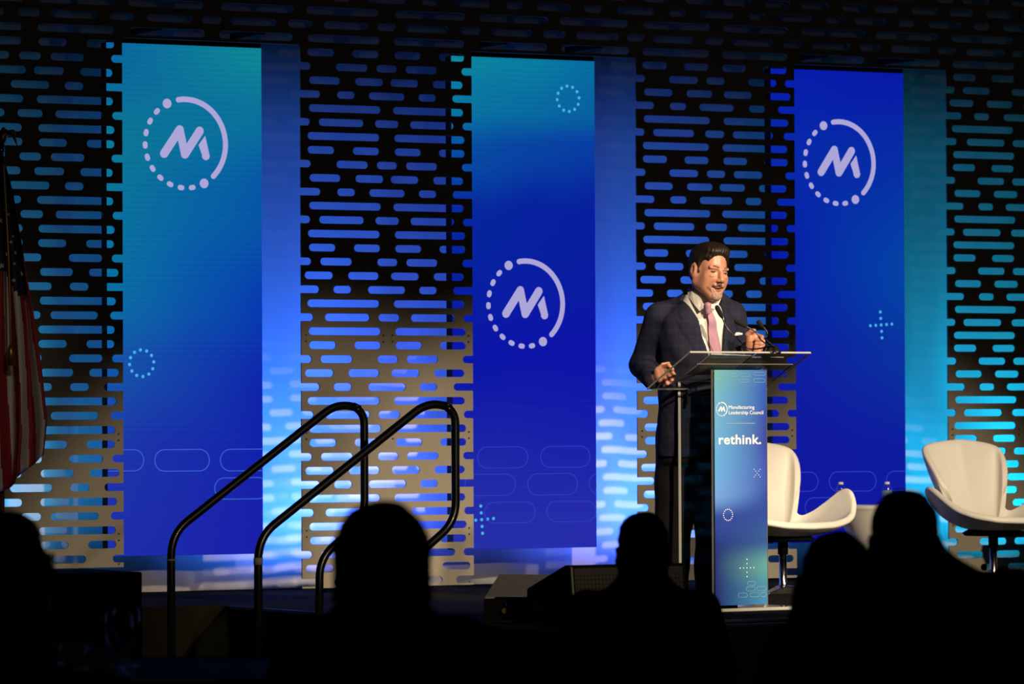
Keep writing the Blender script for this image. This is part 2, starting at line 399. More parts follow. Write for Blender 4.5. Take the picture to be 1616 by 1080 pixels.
# ------------------------------------------------------------------ LED banners
BY = 0.302
def banner_mat(name, stopsL, stopsR, x0, x1, zb, zt, strength=1.0):
    m = bpy.data.materials.new(name); m.use_nodes = True; m.node_tree.nodes.clear()
    out = nd(m, 'ShaderNodeOutputMaterial'); em = nd(m, 'ShaderNodeEmission'); em.inputs[1].default_value = strength
    tc = nd(m, 'ShaderNodeTexCoord'); sp = nd(m, 'ShaderNodeSeparateXYZ'); lk(m, tc.outputs['Object'], sp.inputs[0])
    nz = nd(m, 'ShaderNodeTexNoise'); nz.inputs['Scale'].default_value = 1.3; nz.inputs['Detail'].default_value = 1; lk(m, tc.outputs['Object'], nz.inputs['Vector'])
    def mr(src, a, b):
        n = nd(m, 'ShaderNodeMapRange'); lk(m, src, n.inputs[0]); n.inputs[1].default_value = a; n.inputs[2].default_value = b; return n.outputs[0]
    zf = mr(sp.outputs[2], zt, zb); xf = mr(sp.outputs[0], x0, x1)
    ad = nd(m, 'ShaderNodeMath', operation='MULTIPLY_ADD'); lk(m, nz.outputs['Fac'], ad.inputs[0]); ad.inputs[1].default_value = 0.16
    sb = nd(m, 'ShaderNodeMath', operation='SUBTRACT'); lk(m, zf, sb.inputs[0]); sb.inputs[1].default_value = 0.08; lk(m, sb.outputs[0], ad.inputs[2])
    rs = []
    for st in (stopsL, stopsR):
        cr = nd(m, 'ShaderNodeValToRGB'); cr.color_ramp.interpolation = 'B_SPLINE' if False else 'EASE'
        e = cr.color_ramp.elements
        while len(e) < len(st): e.new(0.5)
        for el, (p, c) in zip(e, st): el.position = p; el.color = (*lin(c), 1)
        lk(m, ad.outputs[0], cr.inputs[0]); rs.append(cr.outputs[0])
    mx = nd(m, 'ShaderNodeMix', data_type='RGBA'); lk(m, xf, mx.inputs[0]); lk(m, rs[0], mx.inputs[6]); lk(m, rs[1], mx.inputs[7])
    # fine scan lines of the LED tiles
    wv = nd(m, 'ShaderNodeTexWave'); wv.bands_direction = 'Z'; wv.inputs['Scale'].default_value = 11; lk(m, tc.outputs['Object'], wv.inputs['Vector'])
    wr = nd(m, 'ShaderNodeMapRange'); lk(m, wv.outputs['Fac'], wr.inputs[0]); wr.inputs[3].default_value = 0.96; wr.inputs[4].default_value = 1.04
    sc = nd(m, 'ShaderNodeVectorMath', operation='SCALE'); lk(m, mx.outputs[2], sc.inputs[0]); lk(m, wr.outputs[0], sc.inputs['Scale'])
    lk(m, sc.outputs[0], em.inputs[0]); lk(m, em.outputs[0], out.inputs[0]); return m
def emis(name, c, s=1.0):
    m = bpy.data.materials.new(name); m.use_nodes = True; m.node_tree.nodes.clear()
    out = nd(m, 'ShaderNodeOutputMaterial'); em = nd(m, 'ShaderNodeEmission'); em.inputs[0].default_value = (*lin(c), 1); em.inputs[1].default_value = s; lk(m, em.outputs[0], out.inputs[0]); return m
M['logo'] = emis('logo', (172, 166, 216)); M['dots'] = emis('dots', (72, 178, 232)); M['lineA'] = emis('line_light', (58, 98, 205)); M['lineB'] = emis('line_dim', (44, 62, 190))

def caps(mb, a, b, r, y0, y1, n=9):
    """flat capsule between a and b (x,z) extruded from y0 to y1"""
    a = np.array(a, float); b = np.array(b, float); d = b - a; th = math.atan2(d[1], d[0]) if np.hypot(*d) > 1e-9 else 0
    poly = [(b[0] + r * math.cos(th - PI / 2 + PI * i / n), b[1] + r * math.sin(th - PI / 2 + PI * i / n)) for i in range(n + 1)] + \
           [(a[0] + r * math.cos(th + PI / 2 + PI * i / n), a[1] + r * math.sin(th + PI / 2 + PI * i / n)) for i in range(n + 1)]
    mb.prism(poly, 1, y0, y1)
def logo_ring(c, S, y0, y1):
    mb = MB(); n = 44; w_ = 0.062 * S
    an = [R(100 - 146 * i / n) for i in range(n + 1)]
    for i in range(n):
        p, q = an[i], an[i + 1]
        mb.prism([(c[0] + (S - w_) * math.cos(p), c[1] + (S - w_) * math.sin(p)), (c[0] + (S + w_) * math.cos(p), c[1] + (S + w_) * math.sin(p)),
                  (c[0] + (S + w_) * math.cos(q), c[1] + (S + w_) * math.sin(q)), (c[0] + (S - w_) * math.cos(q), c[1] + (S - w_) * math.sin(q))], 1, y0, y1)
    for a in (an[0], an[-1]): p = (c[0] + S * math.cos(a), c[1] + S * math.sin(a)); caps(mb, p, p, w_, y0, y1)
    for a in (117, -62.5): p = (c[0] + S * math.cos(R(a)), c[1] + S * math.sin(R(a))); caps(mb, p, p, 0.108 * S, y0, y1, 12)
    for i in range(10):
        a = R(135 + 16.05 * i); p = np.array((c[0] + S * math.cos(a), c[1] + S * math.sin(a))); t_ = np.array((-math.sin(a), math.cos(a))) * 0.025 * S
        caps(mb, p - t_, p + t_, 0.058 * S, y0, y1)
    return mb
def logo_letter(c, S, y0, y1):
    mb = MB(); P = lambda x, z: (c[0] + x * S, c[1] + z * S); r = 0.098 * S; e = (y1 - y0) * 0.02
    caps(mb, P(-.523, -.233), P(-.14, .306), r, y0, y1); caps(mb, P(-.14, .306), P(-.014, -.235), r * 0.97, y0 + e, y1 + e)
    caps(mb, P(-.014, -.235), P(.35, .290), r, y0 + 2 * e, y1 + 2 * e)
    poly = [P(.485, .185), P(.595, -.262)] + [P(.500 + .095 * math.cos(-R(10) - PI * i / 8 * 1.0), -.262 + .095 * math.sin(-R(10) - PI * i / 8)) for i in range(1, 9)] + [P(.322, -.02)]
    mb.prism(poly, 1, y0, y1)
    return mb
def ring12(c, rad, y0, y1, n=12, r=0.0085, ph=0.1):
    mb = MB()
    for i in range(n): a = 2 * PI * i / n + ph; p = (c[0] + rad * math.cos(a), c[1] + rad * math.sin(a)); caps(mb, p, p, r, y0, y1, 6)
    return mb
def plus(c, st, y0, y1, rot=0.0, r=0.0085, xmin=-9, xmax=9):
    mb = MB()
    for i in range(-2, 3):
        for (dx, dz) in {(i * st, 0), (0, i * st)}:
            x = c[0] + dx * math.cos(rot) - dz * math.sin(rot); z = c[1] + dx * math.sin(rot) + dz * math.cos(rot)
            if xmin < x < xmax: caps(mb, (x, z), (x, z), r, y0, y1, 6)
    return mb
def pill_lines(items, y0, y1, th, xmin, xmax):
    """outlined lozenges (xa,xb,zb,zt), cut off at the screen's edges"""
    mb = MB()
    for xa, xb, zb, zt in items:
        h = (zt - zb) / 2; P_ = pill(xa, xb, (zb + zt) / 2, h, 12); Q_ = pill(xa + th, xb - th, (zb + zt) / 2, h - th, 12); n = len(P_)
        for i in range(n):
            k = (i + 1) % n; q = [P_[i], P_[k], Q_[k], Q_[i]]
            if min(p[0] for p in q) > xmax or max(p[0] for p in q) < xmin: continue
            q = [(min(max(p[0], xmin), xmax), p[1]) for p in q]
            ar = sum(q[a][0] * q[(a + 1) % 4][1] - q[(a + 1) % 4][0] * q[a][1] for a in range(4))
            if abs(ar) < 1e-9: continue
            mb.prism(q, 1, y0, y1)
    return mb
BW, BT, BB = 0.876, Z0 + 0.002, Z0 - 2.606
def banner(xl, label, mL, mR, name_mat):
    t = thing('led_banner', label, 'banner', (xl, BY, BB), group='LED banners')
    x0, x1, H = 0.0, BW, BT - BB
    MB().box((BW / 2, 0.036, H / 2), (BW, 0.062, H)).build('cabinet', M['black'], t)
    sc = MB().box((BW / 2, 0.002, H / 2), (BW - 0.002, 0.004, H - 0.002)).build('screen', banner_mat(name_mat, mL, mR, 0, BW, 0, H), t)
    MB().box((BW / 2 + 0.01, 0.03, H + 0.022), (BW - 0.03, 0.06, 0.040)).build('hanging_bar', M['black'], t)
    for x in (0.16, BW - 0.14): MB().box((x, -BY / 2 + 0.030, H + 0.058), (0.03, BY + 0.042, 0.03)).box((x, 0.03, H + 0.045), (0.03, 0.04, 0.04)).build('hanging_bracket', M['black'], t)
    return t, sc
def loc_(t, px, py):
    p = onY(px, py, BY); return (p[0] - t.location.x, p[2] - t.location.z)
xls = [0.055, 2.049, 4.047]
E0, E1 = -0.0015, 0.0005
b1, s1 = banner(xls[0], 'LED banner fading from teal to blue, logo near top, left of the stair rails',
    [(0, (10, 98, 158)), (.2, (12, 118, 150)), (.45, (10, 112, 160)), (.62, (22, 84, 168)), (.82, (30, 52, 168)), (1, (30, 46, 170))],
    [(0, (14, 134, 148)), (.15, (10, 112, 156)), (.33, (6, 86, 166)), (.5, (8, 56, 176)), (.7, (16, 34, 170)), (1, (26, 30, 170))], 'screen_one')
b2, s2 = banner(xls[1], 'LED banner, teal top over deep blue, logo at mid height, behind the stage monitors',
    [(0, (14, 138, 158)), (.09, (10, 120, 160)), (.2, (8, 74, 162)), (.34, (6, 38, 158)), (.6, (10, 22, 166)), (1, (38, 48, 166))],
    [(0, (6, 108, 162)), (.09, (8, 98, 160)), (.2, (8, 60, 162)), (.34, (8, 30, 158)), (.6, (14, 20, 168)), (1, (38, 44, 170))], 'screen_two')
b3, s3 = banner(xls[2], 'tall LED banner almost all royal blue, logo near its top, right of the speaker',
    [(0, (6, 30, 172)), (.2, (8, 40, 170)), (.4, (8, 22, 168)), (.7, (16, 24, 160)), (1, (18, 24, 158))],
    [(0, (8, 26, 166)), (.2, (6, 44, 164)), (.42, (4, 66, 166)), (.6, (10, 50, 160)), (.8, (14, 28, 158)), (1, (18, 24, 158))], 'screen_three')
for t, sc, c, rr in ((b1, s1, (292.6, 226.8), 0.2305), (b2, s2, (829.5, 479.5), 0.2305), (b3, s3, (1324.5, 257), 0.2305)):
    c = loc_(t, *c)
    logo_ring(c, rr * 0.985, E0, E1).build('logo_ring', M['logo'], sc)
    logo_letter(c, rr, E0, E1).build('logo_letter', M['logo'], sc)
ring12(loc_(b1, 223.5, 573.5), 0.068, E0, E1).build('dot_ring', M['dots'], s1)
ring12(loc_(b2, 896.5, 156), 0.068, E0, E1).build('dot_ring', M['dots'], s2)
plus(loc_(b2, 760, 820.5), 0.036, E0, E1, R(4), xmin=0.01).build('dot_plus', M['dots'], s2)
plus(loc_(b3, 1390.5, 513), 0.036, E0, E1, R(4)).build('dot_plus', M['dots'], s3)
def boxes(t, L):
    out = []
    for xa, xb, ya, yb in L:
        (a, z1), (b, z2) = loc_(t, xa, (ya + yb) / 2), loc_(t, xb, (ya + yb) / 2); z0 = loc_(t, (xa + xb) / 2, yb)[1]; z3 = loc_(t, (xa + xb) / 2, ya)[1]; out.append((a, b, z0, z3))
    return out
pill_lines(boxes(b1, [(141, 227.5, 709.5, 744.5), (243.5, 331, 709, 744.5), (347, 433, 708.5, 744), (338, 424, 753.5, 788.5)]), E0, E1, 0.0045, 0.004, BW - 0.004).build('lozenge_outline', M['lineA'], s1)
pill_lines(boxes(b2, [(753, 833.5, 705, 739.5), (852.5, 931.5, 704, 738.5), (733, 814, 748, 783), (832, 912, 747, 782), (929.5, 1009, 746, 781), (764, 845, 792, 826), (862.5, 941, 790.5, 824)]), E0, E1, 0.0045, 0.004, BW - 0.004).build('lozenge_outline', M['lineB'], s2)
pill_lines(boxes(b3, [(1217, 1291.5, 745, 776.5), (1308, 1383, 744, 776), (1398, 1472, 743, 775), (1270, 1345, 785, 817)]), E0, E1, 0.0045, 0.004, BW - 0.004).build('lozenge_outline', M['lineB'], s3)

# ------------------------------------------------------------------ floor washes behind the columns
wash_names = ['outermost behind the left screen column', 'behind the left screen column, nearer the first banner', 'behind the second column, nearer the first banner',
              'behind the second column, nearer the second banner', 'behind the column at the speaker, nearer the second banner', 'behind the column at the speaker, nearer the third banner',
              'behind the right screen column, nearer the third banner', 'behind the right screen column, at the frame edge']
for (x, tx, c, e), nm in zip(WASH, wash_names):
    t = thing('uplight', 'small black floor wash light ' + nm, 'light', (x, 0.22, STAGE), group='floor wash lights')
    MB().box((0, 0, 0.012), (0.15, 0.12, 0.024)).build('base', M['black'], t, bevel=0.003)
    MB().lathe([(0.045, 0), (0.05, 0.01), (0.05, 0.075), (0.042, 0.08), (0.042, 0.072), (0.0, 0.072)], (0, 0, 0.024)).build('housing', M['black'], t)
    MB().lathe([(0.0, 0), (0.036, 0.0), (0.030, 0.004), (0, 0.005)], (0, 0, 0.098)).build('lens', mat('lens', (0.4, 0.4, 0.45), 0.1), t)
    for nm_, az, cone, en in (('wash_lamp_flood', 1.3, 168, 0.58), ('wash_lamp_beam', 2.2, 62, 1.05)):
        l = light(nm_, 'SPOT', (x, 0.22, STAGE + 0.13), (tx, DRAPE_Y + 0.03, STAGE + az), e * en, c, 0.04, cone, 1.0)
        l.location = (0, 0, 0.13); l.parent = t
# ------------------------------------------------------------------ lectern
def thin_clear(name, tint=(0.95, 0.96, 0.96), rough=0.03, ior=1.28):
    """clear acrylic sheet: see-through, with real surface reflection"""
    m = bpy.data.materials.new(name); m.use_nodes = True; m.node_tree.nodes.clear()
    out = nd(m, 'ShaderNodeOutputMaterial'); tr = nd(m, 'ShaderNodeBsdfTransparent'); tr.inputs[0].default_value = (*tint, 1)
    gl = nd(m, 'ShaderNodeBsdfGlossy'); gl.inputs['Roughness'].default_value = rough
    lw = nd(m, 'ShaderNodeLayerWeight'); lw.inputs[0].default_value = 0.5; pw = nd(m, 'ShaderNodeMath', operation='POWER'); lk(m, lw.outputs['Facing'], pw.inputs[0]); pw.inputs[1].default_value = 6.5
    fr = nd(m, 'ShaderNodeMath', operation='MULTIPLY_ADD'); lk(m, pw.outputs[0], fr.inputs[0]); fr.inputs[1].default_value = 0.9; fr.inputs[2].default_value = 0.5 * ((ior - 1) / (ior + 1)) ** 2; mx = nd(m, 'ShaderNodeMixShader')
    lk(m, fr.outputs[0], mx.inputs[0]); lk(m, tr.outputs[0], mx.inputs[1]); lk(m, gl.outputs[0], mx.inputs[2]); lk(m, mx.outputs[0], out.inputs[0]); return m
M['acrylic'] = thin_clear('acrylic')
M['acrylic_edge'] = mat('acrylic_edge', (0.46, 0.45, 0.42), 0.2, 0, 0.8)  # pale colour stands in for light carried out at the sheet edges
M['bottle_plastic'] = thin_clear('bottle_plastic', (0.93, 0.95, 0.96), 0.12, 2.6)
def sheet(p, q, r, s_, th, up):
    """quad plate p,q,r,s with thickness th along up, acrylic faces and polished edges"""
    mb = MB(); V = [Vector(v) for v in (p, q, r, s_)]; up = Vector(up).normalized() * th; W = [v + up for v in V]
    mb.add(V + W, [(3, 2, 1, 0), (4, 5, 6, 7)], 0)
    for i in range(4): j = (i + 1) % 4; mb.add([V[i], V[j], W[j], W[i]], [(0, 1, 2, 3)], 1)
    return mb
LA = R(5.0)                                         # lectern turned slightly
LD = 21.75
p0 = onZ(1124, 965, STAGE)
lec = thing('lectern', 'clear acrylic lectern with tall blue printed front panel, holding three gooseneck microphones', 'lectern', (p0[0], p0[1], STAGE), LA)
LW, LDp, ZF, ZB = 0.315, 0.255, 1.118, 1.062      # column width, depth, side height front and back
AC = [M['acrylic'], M['acrylic_edge']]
sheet((0, 0, 0.012), (LW, 0, 0.012), (LW, 0, ZF), (0, 0, ZF), 0.012, (0, -1, 0)).build('front_panel', AC, lec)
for x in (0.0, LW - 0.015):
    mb = MB(); pr_ = [(0, 0.012), (LDp, 0.012), (LDp, ZB), (0, ZF)]
    vs = [(x, a, b) for a, b in pr_] + [(x + 0.015, a, b) for a, b in pr_]
    mb.add(vs, [(3, 2, 1, 0), (4, 5, 6, 7)], 0)
    for i in range(4):
        j = (i + 1) % 4; mb.add([vs[i], vs[j], vs[j + 4], vs[i + 4]], [(0, 1, 2, 3)], 1)
    mb.build('side_panel', AC, lec)
# reading surface: audience edge high, speaker's edge low
TX0, TX1 = -0.192, 0.192 + LW; TYa, TYs = -0.10, 0.235; TZa, TZs = 1.186, 1.020
sheet((TX0, TYa, TZa), (TX1, TYa, TZa), (TX1, TYs, TZs), (TX0, TYs, TZs), 0.009, (0, 0.42, 0.9)).build('reading_surface', AC, lec)
slope = lambda y: TZa + (TZs - TZa) * (y - TYa) / (TYs - TYa)
sheet((-0.12, -0.055, slope(-0.055) - 0.03), (LW + 0.12, -0.055, slope(-0.055) - 0.03), (LW + 0.12, 0.10, slope(0.10) - 0.03), (-0.12, 0.10, slope(0.10) - 0.03), 0.006, (0, 0.42, 0.9)).build('shelf', [M['acrylic'], mat('acrylic_edge_dim', (0.10, 0.09, 0.08), 0.3)], lec)  # shelf edges coloured darker, with less of the painted edge glow
sheet((-0.03, -0.09, 0.0), (LW + 0.14, -0.09, 0.0), (LW + 0.14, LDp + 0.10, 0.0), (-0.03, LDp + 0.10, 0.0), 0.014, (0, 0, 1)).build('base_plate', AC, lec)
for x, y in ((0.03, 0.03), (LW - 0.03, 0.03), (0.03, LDp - 0.03), (LW - 0.03, LDp - 0.03)):
    MB().tube([(x, y, slope(y) - 0.075), (x, y, slope(y) + 0.0)], 0.006).build('standoff', M['chrome'], lec)
# printed graphic on the front
def graphic_mat():
    m = mat('lectern_print', (0.3, 0.3, 0.5), 0.35, 0, 0.4); b = m.node_tree.nodes['Principled BSDF']
    tc = nd(m, 'ShaderNodeTexCoord'); sp = nd(m, 'ShaderNodeSeparateXYZ'); lk(m, tc.outputs['Object'], sp.inputs[0])
    nz = nd(m, 'ShaderNodeTexNoise'); nz.inputs['Scale'].default_value = 2.2; nz.inputs['Detail'].default_value = 0; lk(m, tc.outputs['Object'], nz.inputs['Vector'])
    def mr(src, a, b_):
        n = nd(m, 'ShaderNodeMapRange'); lk(m, src, n.inputs[0]); n.inputs[1].default_value = a; n.inputs[2].default_value = b_; return n.outputs[0]
    zf = mr(sp.outputs[2], 1.11, 0.03); xf = mr(sp.outputs[0], 0, LW)
    ad = nd(m, 'ShaderNodeMath', operation='MULTIPLY_ADD'); lk(m, nz.outputs['Fac'], ad.inputs[0]); ad.inputs[1].default_value = 0.10
    sb = nd(m, 'ShaderNodeMath', operation='SUBTRACT'); lk(m, zf, sb.inputs[0]); sb.inputs[1].default_value = 0.05; lk(m, sb.outputs[0], ad.inputs[2])
    out = []
    for st in ([(0, (130, 198, 165)), (.16, (120, 190, 196)), (.38, (110, 180, 205)), (.52, (120, 170, 205)), (.64, (44, 68, 138)), (.8, (26, 40, 104)), (1, (30, 44, 112))],
               [(0, (52, 108, 172)), (.13, (40, 78, 160)), (.28, (50, 52, 140)), (.46, (56, 76, 152)), (.58, (40, 66, 138)), (.74, (46, 84, 128)), (.84, (96, 160, 136)), (.93, (70, 140, 150)), (1, (74, 150, 172))]):
        cr = nd(m, 'ShaderNodeValToRGB'); cr.color_ramp.interpolation = 'EASE'; e = cr.color_ramp.elements
        while len(e) < len(st): e.new(0.5)
        for el, (p, c) in zip(e, st): el.position = p; el.color = (*[min(1, v * k_) for v, k_ in zip(lin(c), (0.62, 0.74, 1.2))], 1)
        lk(m, ad.outputs[0], cr.inputs[0]); out.append(cr.outputs[0])
    mx = nd(m, 'ShaderNodeMix', data_type='RGBA'); lk(m, xf, mx.inputs[0]); lk(m, out[0], mx.inputs[6]); lk(m, out[1], mx.inputs[7]); lk(m, mx.outputs[2], b.inputs['Base Color'])
    return m
gr = MB().box((LW / 2, -0.0145, 0.5675), (LW - 0.014, 0.003, 1.085)).build('printed_graphic', graphic_mat(), lec)
M['ink'] = mat('white_ink', (0.92, 0.90, 0.86), 0.4); M['ink_dim'] = mat('pale_ink', (0.28, 0.42, 0.55), 0.4)
GY0, GY1 = -0.0172, -0.0158
GS = 1 / 343.0                                      # metres per picture pixel at the lectern front
def G(px, py): return ((px - 1124) * GS / math.cos(LA + YAW), (965 - py) * GS)
def text(body, name, px, py, height, mat_, parent, width=None, bold=0.0, space=1.0):
    """lettering on the lectern front; px, py: left end of the base line, height: x of capital letters in pixels"""
    cu = bpy.data.curves.new(name, 'FONT'); cu.body = body; cu.size = 1.0; cu.offset = bold; cu.extrude = 0.0; cu.space_character = space
    co = bpy.data.objects.new(name, cu); COL.objects.link(co)
    me = bpy.data.meshes.new_from_object(co.evaluated_get(bpy.context.evaluated_depsgraph_get())); bpy.data.objects.remove(co)
    P = np.array([v.co[:] for v in me.vertices]); x0, x1 = P[:, 0].min(), P[:, 0].max()
    wd = width * GS / math.cos(LA + YAW); s = height * GS / 0.69
    g = G(px, py)
    for v in me.vertices: v.co = Vector(((v.co.x - x0) / (x1 - x0) * wd + g[0], GY0, v.co.y * s + g[1]))
    return link(name, me, mat_, parent)
text('Manufacturing', 'lettering', 1149, 646, 5.6, M['ink'], gr, 42, 0.0)
text('Leadership Council', 'lettering', 1149, 654.5, 5.6, M['ink'], gr, 56.5, 0.0)
text('rethink.', 'lettering', 1132.5, 701.5, 14.5, M['ink'], gr, 69, 0.02, 1.06)
c = G(1137.7, 646.5); lr = 0.031
logo_ring(c, lr, GY0, GY1).build('logo_ring', M['ink'], gr); logo_letter(c, lr * 1.05, GY0, GY1).build('logo_letter', M['ink'], gr)
a, b_ = G(1144, 669), G(1192, 669); MB().box(((a[0] + b_[0]) / 2, GY0, a[1]), (b_[0] - a[0], 0.001, 0.0025)).build('divider_line', M['ink_dim'], gr)
ring12(G(1147, 813.5), 0.026, GY0, GY1, 16, 0.0025).build('dot_ring', M['ink'], gr)
plus(G(1177.5, 898), 0.020, GY0, GY1, 0, 0.0025).build('dot_plus', M['ink'], gr)
plus(G(1195, 748), 0.0125, GY0, GY1, R(45), 0.0018).build('dot_cross', M['ink'], gr)
L_ = []
for (xa, xb, ya, yb) in [(1178, 1191, 919.5, 926), (1176, 1191, 928, 935), (1193, 1209, 928, 935), (1163, 1178, 937.5, 944.5), (1182, 1197, 937.5, 944.5), (1199, 1209, 937.5, 944.5),
                         (1150, 1163, 590, 595), (1168, 1184, 590, 595), (1190, 1209, 588, 593), (1127, 1140, 599, 604), (1166, 1183, 599, 604), (1190, 1209, 598, 604)]:
    (x1_, z0_), (x2_, z1_) = G(xa, yb), G(xb, ya); L_.append((x1_, x2_, z0_, z1_))
pill_lines(L_, GY0, GY1, 0.0012, 0.008, LW - 0.008).build('lozenge_outline', M['ink_dim'], gr)

Ml = Matrix.Translation(lec.location) @ Matrix.Rotation(LA, 4, 'Z')
def on_top(x, y, dz=0.012): return Ml @ Vector((x, y, slope(y) + dz))
# papers lying on the reading surface
def slab(name, x0, x1, y0, y1, dz, th, m, label, cat, skew=0.0):
    mb = MB(); pts = [(x0, y0), (x1, y0 + skew), (x1 - skew, y1), (x0 - skew, y1)]
    vs = [(x, y, slope(y) + dz) for x, y in pts] + [(x, y, slope(y) + dz + th) for x, y in pts]
    mb.add(vs, [(3, 2, 1, 0), (4, 5, 6, 7)] + [(i, (i + 1) % 4, (i + 1) % 4 + 4, i + 4) for i in range(4)])
    o = mb.build(name, m); o.matrix_world = Ml; return tag(o, label, cat)
slab('document', -0.04, 0.20, -0.055, 0.13, 0.016, 0.004, mat('paper', (0.55, 0.53, 0.48), 0.8), 'white pages lying on the lectern top below the tie', 'papers', 0.01)
slab('folder', 0.215, 0.40, -0.03, 0.15, 0.016, 0.004, mat('folder_grey', (0.22, 0.22, 0.22), 0.6), 'grey folder on the lectern top beside the white pages', 'folder')

# gooseneck microphones
M['foam'] = noisy(mat('foam', (0.008, 0.008, 0.009), 0.95), 300, 0.5, 0.5)
base_pt = on_top(0.2985, -0.078)
def mic(label, base_off, pts, tip):
    """pts: picture points with depth, from the base upward; tip: end of the windscreen"""
    b0 = base_pt + Vector(base_off); t = thing('gooseneck_microphone', label, 'microphone', b0, 0, 'microphones on the lectern')
    P = [np.array(b0)] + [at(*p) for p in pts]; P = [p - np.array(b0) for p in P]; tp = at(*tip) - np.array(b0)
    MB().lathe([(0.026, 0), (0.026, 0.006), (0.017, 0.016), (0.013, 0.030), (0.008, 0.036), (0, 0.036)], (0, 0, 0.0), 20).build('mount', M['blackmetal'], t, True)
    P[0] = P[0] + np.array([0, 0, 0.03]); MB().tube(bez(P, 8), 0.0032, 8).build('gooseneck', M['blackmetal'], t, True)
    d = tp - P[-1]; L = np.linalg.norm(d)
    MB().tube([P[-1] - d * 0.15, P[-1] + d * 0.1, P[-1] + d * 0.45, P[-1] + d * 0.8, P[-1] + d * 0.96, P[-1] + d * 1.0], [0.005, 0.0100, 0.0115, 0.0115, 0.007, 0.001], 14).build('windscreen', M['foam'], t, True)
mic('black gooseneck microphone reaching up-left to the shirt collar', (-0.018, 0, 0), [(1184, 551, 21.8), (1165, 536, 21.82), (1147, 517, 21.83), (1139, 500, 21.83)], (1130, 482, 21.83))
mic('black gooseneck microphone curving low in front of the pocket square', (0.0, 0.01, 0), [(1202, 538, 21.72), (1193, 525, 21.7), (1184, 519, 21.7), (1176, 514.5, 21.7)], (1159, 506, 21.7))
mic('black gooseneck microphone rising rightmost, beside the raised hand', (0.016, 0, 0), [(1210, 536, 21.75), (1211, 526, 21.75), (1207, 519, 21.75), (1203, 515, 21.75)], (1195, 506, 21.75))

# ------------------------------------------------------------------ the speaker
MD = 22.15; k0 = MD / FPX
man_base = at(1100, 666.0 + 0.864 / k0, MD); man_base[2] = STAGE
man = thing('person', 'man in navy checked suit and pink tie speaking at the clear lectern', 'person', man_base, -YAW)
def Lm(px, py, dy=0.0):
    k = (MD + dy) / FPX; return np.array([(px - 808) * k - 292 * k0, dy, 0.864 - (py - 666.0) * k])
M['skin'] = mat('skin', (0.62, 0.285, 0.185), 0.38, 0, 0.5)
M['skin'].node_tree.nodes['Principled BSDF'].inputs['Subsurface Weight'].default_value = 0.12
M['skin'].node_tree.nodes['Principled BSDF'].inputs['Subsurface Radius'].default_value = (0.01, 0.004, 0.002)
M['hair'] = noisy(mat('hair', (0.016, 0.0095, 0.007), 0.5, 0, 0.4), 60, 0.6, 0.4)
M['grey_hair'] = noisy(mat('grey_hair', (0.44, 0.29, 0.22), 0.7, 0, 0.2), 120, 0.5, 0.4)
M['lip'] = mat('lip', (0.38, 0.12, 0.09), 0.45); M['eye'] = mat('eye', (0.36, 0.28, 0.24), 0.3); M['iris'] = mat('iris', (0.02, 0.015, 0.01), 0.2)
M['mouth'] = mat('mouth', (0.05, 0.012, 0.01), 0.5); M['teeth'] = mat('teeth', (0.30, 0.22, 0.18), 0.4)
M['brow'] = mat('brow', (0.16, 0.075, 0.045), 0.8)
M['shirt'] = mat('shirt', (0.78, 0.76, 0.72), 0.75, 0, 0.2)
def suit_mat():
    m = mat('suit', (0.0115, 0.012, 0.026), 0.8, 0, 0.25, sheen=0.0); b = m.node_tree.nodes['Principled BSDF']
    tc = nd(m, 'ShaderNodeTexCoord'); sp = nd(m, 'ShaderNodeSeparateXYZ'); lk(m, tc.outputs['Object'], sp.inputs[0]); acc = []
    for ax, f_ in ((0, 30), (2, 27)):
        mu = nd(m, 'ShaderNodeMath', operation='MULTIPLY'); lk(m, sp.outputs[ax], mu.inputs[0]); mu.inputs[1].default_value = f_
        fr = nd(m, 'ShaderNodeMath', operation='FRACT'); lk(m, mu.outputs[0], fr.inputs[0]); lt = nd(m, 'ShaderNodeMath', operation='LESS_THAN'); lk(m, fr.outputs[0], lt.inputs[0]); lt.inputs[1].default_value = 0.22; acc.append(lt.outputs[0])
    ad = nd(m, 'ShaderNodeMath', operation='ADD'); lk(m, acc[0], ad.inputs[0]); lk(m, acc[1], ad.inputs[1]); hf = nd(m, 'ShaderNodeMath', operation='MULTIPLY'); lk(m, ad.outputs[0], hf.inputs[0]); hf.inputs[1].default_value = 0.5
    mx = nd(m, 'ShaderNodeMix', data_type='RGBA'); lk(m, hf.outputs[0], mx.inputs[0]); mx.inputs[6].default_value = (0.015, 0.0165, 0.036, 1); mx.inputs[7].default_value = (0.020, 0.024, 0.052, 1); lk(m, mx.outputs[2], b.inputs['Base Color'])
    nz = nd(m, 'ShaderNodeTexNoise'); nz.inputs['Scale'].default_value = 11; nz.inputs['Detail'].default_value = 3; lk(m, tc.outputs['Object'], nz.inputs['Vector'])
    bp = nd(m, 'ShaderNodeBump'); bp.inputs['Strength'].default_value = 0.5; bp.inputs['Distance'].default_value = 0.02; lk(m, nz.outputs['Fac'], bp.inputs['Height']); lk(m, bp.outputs['Normal'], b.inputs['Normal'])
    return m
M['suit'] = suit_mat()
M['trousers'] = noisy(mat('trousers', (0.0085, 0.008, 0.009), 0.8, 0, 0.25), 7, 0.3, 0.6)
